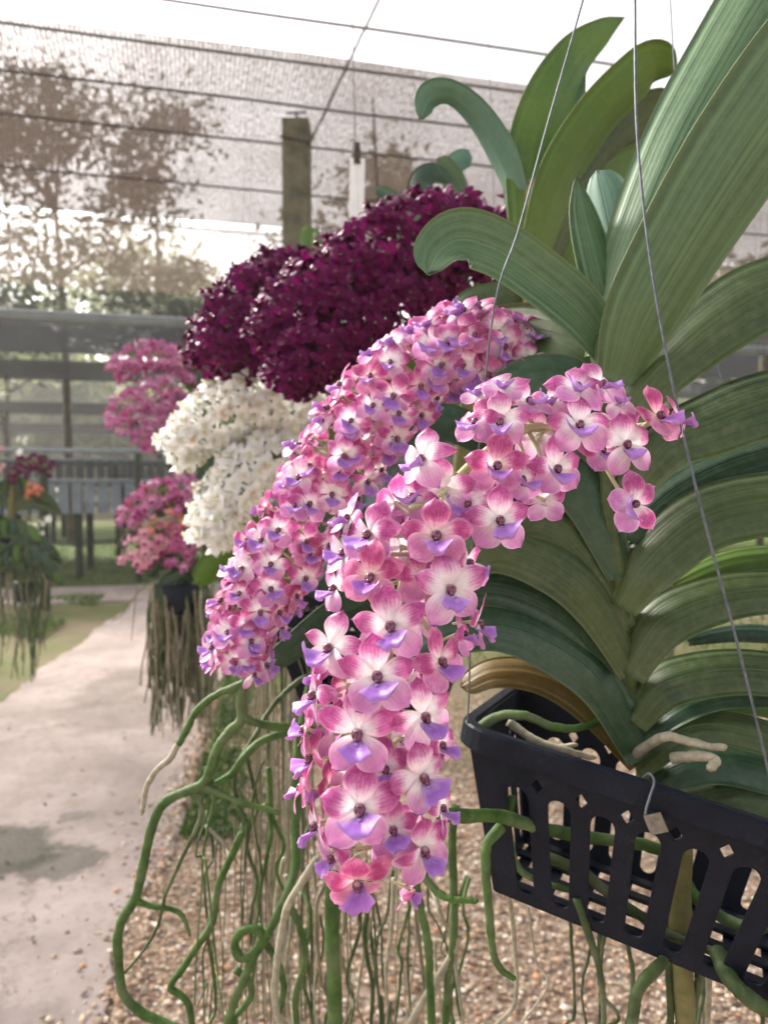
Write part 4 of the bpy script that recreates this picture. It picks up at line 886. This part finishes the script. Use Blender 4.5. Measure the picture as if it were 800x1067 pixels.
raceme(B, [(545, 384, .575), (512, 362, .57), (468, 366, .572), (418, 402, .575), (370, 452, .578), (328, 514, .578), (290, 582, .576), (260, 646, .572), (244, 704, .57)], 'pink', 178, .0275, .0166, 'stalk', .62, .5, .0024)
rb = lambda *a, **k: root(B, *a, **k)
D = .66
rb([(262, 700, D), (252, 720, D), (252, 748, D), (240, 762, D), (228, 778, D), (220, 800, D), (211, 817, D), (190, 826, D), (172, 836, D), (161, 855, D), (154, 880, D), (148, 910, D), (141, 936, D), (128, 958, D), (123, 980, D), (125, 1015, D), (129, 1036, D), (148, 1055, D), (176, 1068, D), (215, 1085, D)], 5.6, 'root', .85)
rb([(211, 817, D), (228, 826, D), (256, 838, D), (276, 842, D), (292, 848, D)], 3.6, 'root', .7)
rb([(141, 938, D), (158, 944, D), (178, 947, D), (191, 955, D), (198, 976, D)], 3.6, 'root', .6)
rb([(285, 700, D), (262, 708, D), (244, 716, D), (222, 726, D), (204, 742, D), (195, 760, D), (185, 778, D)], 4.2, 'root', .9)
rb([(185, 776, D), (178, 790, D), (164, 802, D), (154, 818, D), (150, 835, D), (148, 850, D)], 3.6, 'root_pale', .7, label='pale grey root tip')
rb([(330, 762, .70), (312, 758, .69), (290, 757, .68), (270, 754, .67), (256, 748, D), (250, 735, D)], 4.6, 'root', .9)
rb([(320, 758, .70), (296, 764, .69), (270, 774, .68), (252, 792, .67), (240, 808, .67), (222, 818, D)], 4.4, 'root', .9)
rb([(330, 700, .71), (308, 712, .70), (284, 736, .70), (266, 766, .69), (252, 790, .69), (244, 812, .69), (248, 838, .69), (258, 858, .69), (258, 885, .69), (268, 918, .69), (262, 950, .69), (262, 985, .69)], 3, 'root_dark', .6)
rb([(208, 826, D), (209, 852, D), (192, 890, D), (174, 930, D), (164, 966, D), (150, 990, D), (132, 1012, D), (120, 1022, D)], 2.6, 'root_dark', .4)
rb([(252, 868, .68), (240, 895, .68), (228, 922, .68), (222, 960, .68), (204, 988, .68), (190, 1010, .68), (178, 1028, .68), (190, 1038, .68), (198, 1052, .68), (202, 1090, .68)], 4.0, 'root', .9)
rb([(330, 690, .71), (318, 740, .70), (310, 790, .69), (308, 850, .68), (308, 900, .67), (300, 930, .66), (284, 964, .66), (268, 990, .66), (252, 998, .66), (245, 986, .66), (250, 972, .66), (264, 968, .66), (274, 976, .66), (262, 1002, .66), (250, 1030, .66), (240, 1055, .66), (232, 1090, .66)], 5.0, 'root', .9)
rb([(300, 940, .68), (312, 965, .68), (318, 1000, .68), (308, 1040, .68), (312, 1090, .68)], 4.2, 'root', .8)
rb([(274, 980, .67), (288, 1000, .67), (296, 1030, .67), (290, 1060, .67), (296, 1100, .67)], 4, 'root', .8)
rb([(245, 1010, .67), (258, 1020, .67), (262, 1036, .67), (252, 1052, .67), (244, 1062, .67), (250, 1085, .67)], 4, 'root', .8)
rb([(330, 895, .64), (314, 920, .64), (300, 944, .64), (293, 975, .64), (288, 1010, .64), (286, 1040, .64), (294, 1080, .64)], 4.2, 'root_pale', .9, label='pale silvery root')
rb([(348, 905, .62), (346, 950, .62), (347, 1000, .62), (349, 1040, .62), (347, 1110, .62)], 8, 'root', .95, .08, label='thick straight green root')
rb([(420, 880, .64), (430, 912, .64), (438, 945, .64), (446, 985, .64), (448, 1030, .64), (451, 1100, .64)], 5, 'root', .85)
rb([(432, 896, .52), (442, 914, .51), (456, 930, .505), (470, 937, .50), (484, 938, .50), (498, 939, .50)], 4.8, 'root', .6)
rb([(474, 840, .66), (471, 880, .66), (473, 940, .66), (472, 980, .66), (466, 1030, .66), (463, 1100, .66)], 4.6, 'root', .85)
rb([(478, 975, .66), (470, 995, .66), (452, 1025, .66), (436, 1050, .66), (424, 1075, .66), (415, 1100, .66)], 4, 'root_pale', .9, label='pale silvery root')
rb([(385, 930, .68), (380, 980, .68), (388, 1030, .68), (384, 1100, .68)], 3, 'root_dark')
rb([(410, 915, .68), (408, 970, .68), (402, 1020, .68), (410, 1100, .68)], 2.6, 'root_pale', label='pale silvery root')
rb([(255, 780, .70), (262, 810, .70), (268, 840, .70), (264, 858, .70)], 2.6, 'root_dark')
rb([(280, 800, .70), (284, 850, .70), (296, 880, .70), (288, 905, .70), (296, 930, .70)], 2.6, 'root')
rb([(214, 860, .70), (235, 880, .70), (248, 900, .70)], 2.0, 'root_pale', label='thin pale root')
for k in range(34):
    x = random.uniform(212, 500); d = random.uniform(.66, .82); y0 = random.uniform(740, 930) if x < 330 else random.uniform(880, 960); pt = [(x, y0, d)]; dx = 0
    for j in range(1, 7): dx += random.uniform(-13, 13); pt.append((x + dx, y0 + j * random.uniform(28, 55), d + random.uniform(-.02, .02)))
    rb(pt, random.uniform(1.1, 2.6), random.choice(['root_dark', 'root', 'root_dark', 'root_pale', 'root_tan']), .5)

# ================================================================== other orchids
def hang_roots(plant, px0, px1, y0, y1, d, n, rr, label=None, mats=('root_tan',), spread=.12, stuffname='root_mass'):
    mb = MB()
    for k in range(n):
        x = random.uniform(px0, px1); dd = d + random.uniform(-1, 1) * spread; yb = y0 + random.uniform(0, 14); ye = y1 + random.uniform(-60, 25); m = 6; pts = []; dx = 0
        for j in range(m): pts.append((x + dx, yb + (ye - yb) * j / (m - 1), dd)); dx += random.uniform(-1, 1) * 5
        path = [P(*q) for q in crom(pts, 14)]; r0 = rr * random.uniform(.6, 1.4) * d / F; mb.tube(path, [r0 * (1 - .5 * i / 13) for i in range(14)], 5, random.randrange(len(mats)))
    o = mb.obj(stuffname, [M[q] for q in mats], plant); tag(o, kind='stuff'); return o
hang_roots(B, 225, 470, 850, 1110, .80, 20, .8, mats=('root_tan', 'root_dark', 'root_dark', 'root_pale', 'root'), spread=.09)
hang_roots(B, 255, 325, 740, 1110, .84, 14, .9, mats=('root_tan', 'root_tan', 'root_dark'), spread=.05)
# white orchid
W_ = empty('orchid_plant', P(290, 600, 1.15), 'orchid with two dense white flower spikes between the burgundy and pink ones', 'orchid', 'flowering orchids')
mb = MB(); mb.tube(smooth_path([(300, 610, 1.16), (308, 540, 1.18), (318, 470, 1.2), (322, 420, 1.2)], 24), .010, 9); mb.obj('stem', M['stem'], W_)
raceme(W_, [(330, 436, 1.2), (292, 424, 1.16), (250, 425, 1.13), (212, 442, 1.11), (178, 474, 1.09)], 'white', 165, .040, .0205, r_end=.6, face=.6, front_cut=.5)
raceme(W_, [(322, 470, 1.19), (285, 476, 1.14), (252, 498, 1.1), (228, 532, 1.08), (216, 566, 1.07)], 'white', 150, .036, .0205, r_end=.6, face=.6, front_cut=.5)
Lw = lambda *a, **k: leaf(W_, *a, nl=18, nw=7, **k)
Lw([(312, 500, 1.2), (280, 490, 1.2), (240, 484, 1.19), (205, 498, 1.18)], [22, 30, 28, 18], 'leaf_deep', 20)
Lw([(308, 540, 1.18), (280, 545, 1.17), (250, 560, 1.16), (222, 590, 1.15), (205, 610, 1.15)], [24, 30, 32, 30, 18], 'leaf_bright', 20)
Lw([(305, 560, 1.17), (330, 540, 1.15), (370, 540, 1.14), (410, 565, 1.13)], [24, 36, 34, 20], 'leaf_deep', 20)
Lw([(308, 580, 1.17), (280, 590, 1.16), (250, 610, 1.15), (230, 640, 1.15)], [24, 32, 30, 18], 'leaf_deep', 20)
Lw([(322, 440, 1.2), (345, 400, 1.2), (365, 375, 1.2), (380, 370, 1.2)], [18, 26, 24, 12], 'leaf_bright', 20)
basket_copy(300, 612, 1.16, R(20), 'black plastic basket under the white orchid', .55)
hang_roots(W_, 268, 326, 640, 1090, 1.12, 30, 1.5, mats=('root_tan', 'root_dark', 'root_pale', 'root_tan'), spread=.07)
# burgundy orchids
C1 = empty('orchid_plant', P(480, 560, 1.1), 'orchid with a mass of dark burgundy flowers under the arching near leaf', 'orchid', 'flowering orchids')
mb = MB(); mb.tube(smooth_path([(470, 620, 1.1), (480, 480, 1.1), (500, 330, 1.1), (495, 230, 1.08)], 24), .011, 9); mb.obj('stem', M['stem'], C1)
raceme(C1, [(486, 232, 1.04), (446, 238, 1.0), (402, 258, .97), (355, 288, .955), (305, 325, .945), (268, 366, .94)], 'bur', 165, .046, .0205, 'stalk_bur', r_end=.30, face=.35, front_cut=.55)
raceme(C1, [(500, 286, 1.04), (462, 290, 1.0), (412, 312, .97), (362, 338, .95), (320, 370, .93), (294, 402, .925)], 'bur', 170, .048, .0205, 'stalk_bur', r_end=.4, face=.35, front_cut=.55)
mb = MB(); mb.tube(smooth_path([(500, 260, 1.05), (510, 230, 1.03), (490, 212, 1.0), (470, 220, 1.0)], 14), .002, 6); mb.tube(smooth_path([(508, 235, 1.03), (528, 222, 1.02), (534, 214, 1.0)], 10), .0015, 6)
rc = mb.obj('flower_spike', M['lip_bur'], C1)
for (px, py, d, ya) in ((487, 206, 1.0, -20), (533, 210, 1.0, 20), (466, 206, 1.0, -60), (503, 220, 1.02, 60), (478, 224, 1.0, 30), (520, 226, 1.02, -40), (458, 212, 1.0, 20), (450, 225, 1.0, 0), (470, 232, .99, 10), (530, 285, 1.04, 30), (512, 295, 1.04, -30)):
    put_flower(rc, 'bur', P(px, py, d), CX * math.sin(R(ya)) + CZ * math.cos(R(ya)), CY + CX * random.uniform(-.3, .3), .0205)
Lc = lambda *a, **k: leaf(C1, *a, nl=18, nw=7, **k)
Lc([(480, 300, 1.1), (455, 230, 1.1), (435, 195, 1.1), (450, 180, 1.1), (472, 190, 1.1)], [24, 26, 24, 22, 8], 'leaf_deep', 20)
Lc([(490, 260, 1.12), (480, 215, 1.12), (470, 185, 1.12), (455, 165, 1.12)], [20, 24, 24, 16], 'leaf_pale', 20)
Lc([(480, 200, 1.14), (470, 180, 1.14), (478, 167, 1.14), (492, 164, 1.14)], [14, 20, 22, 16], 'leaf_blue', 20)
Lc([(470, 300, 1.1), (430, 230, 1.1), (405, 205, 1.1), (390, 198, 1.1)], [16, 18, 16, 8], 'leaf_blue', 20)
Lc([(480, 420, 1.1), (430, 380, 1.1), (380, 375, 1.1), (340, 395, 1.1)], [26, 34, 30, 18], 'leaf_bright', 20)
Lc([(490, 350, 1.1), (520, 320, 1.1), (560, 320, 1.1), (600, 350, 1.1)], [26, 34, 30, 18], 'leaf_deep', 20)
Lc([(500, 330, 1.12), (460, 300, 1.12), (420, 292, 1.12), (380, 310, 1.12)], [30, 44, 40, 22], 'leaf_deep', 10)
basket_copy(470, 610, 1.12, R(-10), 'black plastic basket under the burgundy orchid', .55)
C2 = empty('orchid_plant', P(330, 560, 1.3), 'smaller orchid with one round drooping burgundy spike above the white flowers', 'orchid', 'flowering orchids')
mb = MB(); mb.tube(smooth_path([(345, 590, 1.3), (345, 450, 1.3), (340, 340, 1.28), (335, 290, 1.25)], 24), .010, 9); mb.obj('stem', M['stem'], C2)
raceme(C2, [(335, 300, 1.2), (300, 300, 1.14), (268, 315, 1.10), (243, 345, 1.08), (232, 382, 1.07)], 'bur', 175, .052, .0205, 'stalk_bur', r_end=.85, face=.35, front_cut=0)
Ld = lambda *a, **k: leaf(C2, *a, nl=18, nw=7, **k)
Ld([(336, 330, 1.28), (326, 290, 1.28), (319, 258, 1.28), (322, 234, 1.28)], [14, 18, 20, 16], 'leaf_bright', 10)
Ld([(338, 330, 1.27), (334, 290, 1.27), (330, 258, 1.27), (329, 240, 1.27)], [12, 14, 14, 10], 'leaf_bright', 30)
Ld([(340, 400, 1.3), (290, 370, 1.3), (240, 370, 1.3), (205, 400, 1.3)], [20, 26, 26, 14], 'leaf_deep', 20)
Ld([(340, 420, 1.3), (290, 400, 1.3), (240, 395, 1.3), (200, 372, 1.3)], [20, 24, 22, 8], 'leaf_deep', 20)
Ld([(340, 440, 1.3), (280, 420, 1.3), (225, 425, 1.3), (195, 440, 1.3)], [20, 24, 22, 8], 'leaf', 20)
basket_copy(345, 590, 1.32, R(15), 'black plastic basket under the round burgundy spike', .55)
# spotted magenta orchids farther along
M1 = empty('orchid_plant', P(215, 470, 2.5), 'orchid with three spotted magenta spikes against the grey nets', 'orchid', 'flowering orchids')
mb = MB(); mb.tube(smooth_path([(225, 520, 2.5), (222, 450, 2.5), (212, 400, 2.5)], 12), .016, 8); mb.obj('stem', M['stem'], M1)
raceme(M1, [(208, 395, 2.5), (188, 374, 2.48), (160, 370, 2.46), (135, 376, 2.45), (118, 390, 2.45)], 'mag', 82, .042, .0215, r_end=.8, front_cut=.3)
raceme(M1, [(208, 410, 2.5), (180, 402, 2.48), (150, 412, 2.46), (130, 428, 2.45), (120, 446, 2.45)], 'mag', 82, .048, .0215, r_end=.8, front_cut=.3)
raceme(M1, [(212, 425, 2.5), (190, 428, 2.48), (165, 442, 2.46), (148, 468, 2.45)], 'mag', 82, .042, .0215, r_end=.8, front_cut=.3)
Le = lambda *a, **k: leaf(M1, *a, nl=14, nw=5, **k)
for pts, wd, mt in (([(218, 440, 2.5), (205, 410, 2.5), (196, 380, 2.5), (194, 368, 2.5)], [14, 16, 14, 6], 'leaf'), ([(220, 450, 2.5), (200, 435, 2.5), (180, 430, 2.5), (165, 440, 2.5)], [14, 16, 14, 6], 'leaf_deep'),
                    ([(220, 430, 2.52), (226, 400, 2.52), (236, 380, 2.52)], [14, 16, 8], 'leaf'), ([(222, 470, 2.5), (200, 460, 2.5), (185, 462, 2.5)], [14, 16, 8], 'leaf_bright')): Le(pts, wd, mt, 15)
basket_copy(225, 522, 2.5, R(10), 'black plastic basket under the spotted magenta orchid', .8)
M2 = empty('orchid_plant', P(185, 600, 2.05), 'orchid with mixed magenta and rose spikes and a curtain of hanging roots by the path', 'orchid', 'flowering orchids')
mb = MB(); mb.tube(smooth_path([(190, 620, 2.06), (195, 560, 2.08), (205, 510, 2.1)], 12), .014, 8); mb.obj('stem', M['stem'], M2)
raceme(M2, [(208, 520, 2.1), (190, 508, 2.08), (165, 512, 2.06), (142, 530, 2.05), (132, 545, 2.05)], 'mag', 60, .036, .020, r_end=.7)
raceme(M2, [(206, 530, 2.08), (196, 545, 2.04), (188, 568, 2.02), (186, 590, 2.02)], 'mag', 50, .042, .020, r_end=.8)
raceme(M2, [(200, 550, 2.06), (175, 555, 2.03), (152, 568, 2.01), (140, 588, 2.0)], 'rose', 46, .042, .020, r_end=.8)
raceme(M2, [(195, 545, 2.02), (172, 540, 1.99), (156, 548, 1.98)], 'sal', 6, .016, .016, r_end=.8)
Lf = lambda *a, **k: leaf(M2, *a, nl=14, nw=5, **k)
for pts, wd, mt in (([(195, 600, 2.06), (180, 585, 2.04), (165, 588, 2.02), (155, 602, 2.02)], [12, 18, 16, 8], 'leaf_deep'), ([(195, 590, 2.1), (175, 550, 2.1), (160, 530, 2.1)], [12, 14, 8], 'leaf'),
                    ([(200, 580, 2.1), (185, 540, 2.1), (165, 500, 2.1)], [12, 16, 8], 'leaf_bright'), ([(198, 605, 2.05), (185, 602, 2.02), (172, 612, 2.0), (168, 626, 2.0)], [14, 18, 16, 8], 'leaf_deep'), ([(198, 605, 2.05), (210, 590, 2.03), (222, 600, 2.02)], [14, 18, 8], 'leaf_deep')): Lf(pts, wd, mt, 15)
mb = MB(); c = P(188, 606, 2.06)
mb.tube([c + Vector((0, 0, .0)), c - Vector((0, 0, .08))], [.075, .055], 16); mb.obj('pot', M['plastic'], M2)
mb = MB(); q = c.copy(); q.z = ROOF; mb.tube([c, q], .0005, 5); mb.obj('hanger_wire', M['wire'], M2)
hang_roots(M2, 157, 222, 606, 745, 2.06, 190, 1.5, mats=('root_tan', 'root_dark', 'root_tan', 'root_pale', 'root_dark'), spread=.06)
for pts in ([(152, 610, 2.0), (140, 622, 2.0), (128, 640, 2.0), (116, 648, 2.0)], [(143, 612, 2.0), (140, 640, 2.0), (137, 668, 2.0)], [(170, 540, 2.0), (140, 548, 1.98), (126, 562, 1.97), (120, 575, 1.97)], [(165, 545, 2.0), (135, 552, 1.98), (122, 550, 1.97)]): root(M2, pts, .9, 'root_tan', .5)

# plants hanging beside the left edge
def small_orchid(px, py, d, label, spikes, leaves, roots, pot=True):
    e = empty('orchid_plant', P(px, py, d), label, 'orchid', 'flowering orchids')
    mb = MB(); mb.tube(smooth_path([(px, py + 20, d), (px - 2, py - 20, d), (px + 2, py - 70, d)], 10), .016, 8); mb.obj('stem', M['stem'], e)
    for (pts, kind, n, rad, s) in spikes: raceme(e, [(a, b, c * 1.0) for a, b, c in pts], kind, n, rad, s, r_end=.8)
    for pts, wd, mt in leaves: leaf(e, pts, wd, mt, 15, nl=14, nw=5)
    mb = MB(); c = P(px, py, d); mb.tube([c, c - Vector((0, 0, .10))], [.07, .05], 14); mb.obj('pot', M['plastic'], e)
    mb = MB(); q = c.copy(); q.z = ROOF; mb.tube([c, q], .0005, 5); mb.obj('hanger_wire', M['wire'], e)
    hang_roots(e, *roots[:6], 1.1, mats=('root_tan', 'root_dark', 'root_dark'), spread=.08); return e
d = 3.4
def fan(px, py, n, l, d, w):
    out = []
    for i in range(n):
        an = R(-80 + 160 * i / (n - 1) + random.uniform(-8, 8)); dx, dy = math.sin(an) * l, -math.cos(an) * l * .7
        out.append(([(px, py, d), (px + dx * .4, py + dy * .6 - 4, d), (px + dx * .8, py + dy * .8, d - .02), (px + dx * 1.1, py + dy * .6 + 8, d - .04)], [w * .7, w, w * .9, w * .4], random.choice(['leaf', 'leaf_deep', 'leaf_bright', 'leaf'])))
    return out
small_orchid(14, 560, d, 'leafy orchid with a flat magenta spike and one orange bloom at the picture edge',
             [([(15, 500, d), (25, 484, d - .02), (42, 482, d - .03), (54, 490, d - .04)], 'bur', 44, .036, .018), ([(25, 520, d - .05), (36, 508, d - .07), (44, 512, d - .08)], 'sal', 7, .022, .02), ([(5, 500, d), (-2, 470, d), (-8, 455, d)], 'rose', 7, .02, .016)],
             fan(15, 530, 11, 46, d, 12) + fan(8, 570, 11, 44, d - .06, 12) + fan(24, 592, 10, 34, d - .1, 11) + fan(-4, 596, 9, 34, d - .1, 11), (-25, 48, 575, 690, d, 22))
small_orchid(28, 606, d + .5, 'low orchid with drooping white petals beneath the orange bloom',
             [([(30, 560, d + .4), (26, 556, d + .38), (20, 570, d + .36), (18, 588, d + .36)], 'white', 10, .035, .05), ([(34, 556, d + .4), (38, 560, d + .38), (36, 580, d + .36)], 'white', 8, .03, .045), ([(38, 545, d + .4), (46, 540, d + .38), (50, 546, d + .36)], 'white', 3, .02, .022), ([(20, 470, d + .4), (24, 455, d + .38), (30, 452, d + .36)], 'white', 4, .015, .02)],
             fan(26, 580, 11, 36, d + .5, 11) + fan(34, 604, 10, 30, d + .42, 10), (0, 52, 600, 690, d + .5, 14))
basket_copy(735, 488, 1.25, R(-20), 'black plastic basket glimpsed behind the big orchid leaves', .6)

# ---- air: thin bright haze between the nets and the far trees
t = NT('thin_haze'); pv = t.n('VolumePrincipled', {'Color': (.96, .94, .91, 1), 'Density': .0042, 'Anisotropy': .35}); t.t.links.new(pv.outputs[0], t.out.inputs['Volume'])
mb = MB(); mb.box((0, 40, 6), (90, 60, 7.2)); o = mb.obj('haze', t.mat, None, False); tag(o, 'pale haze in the air', 'haze', kind='stuff')
SC.cycles.volume_bounces = 0
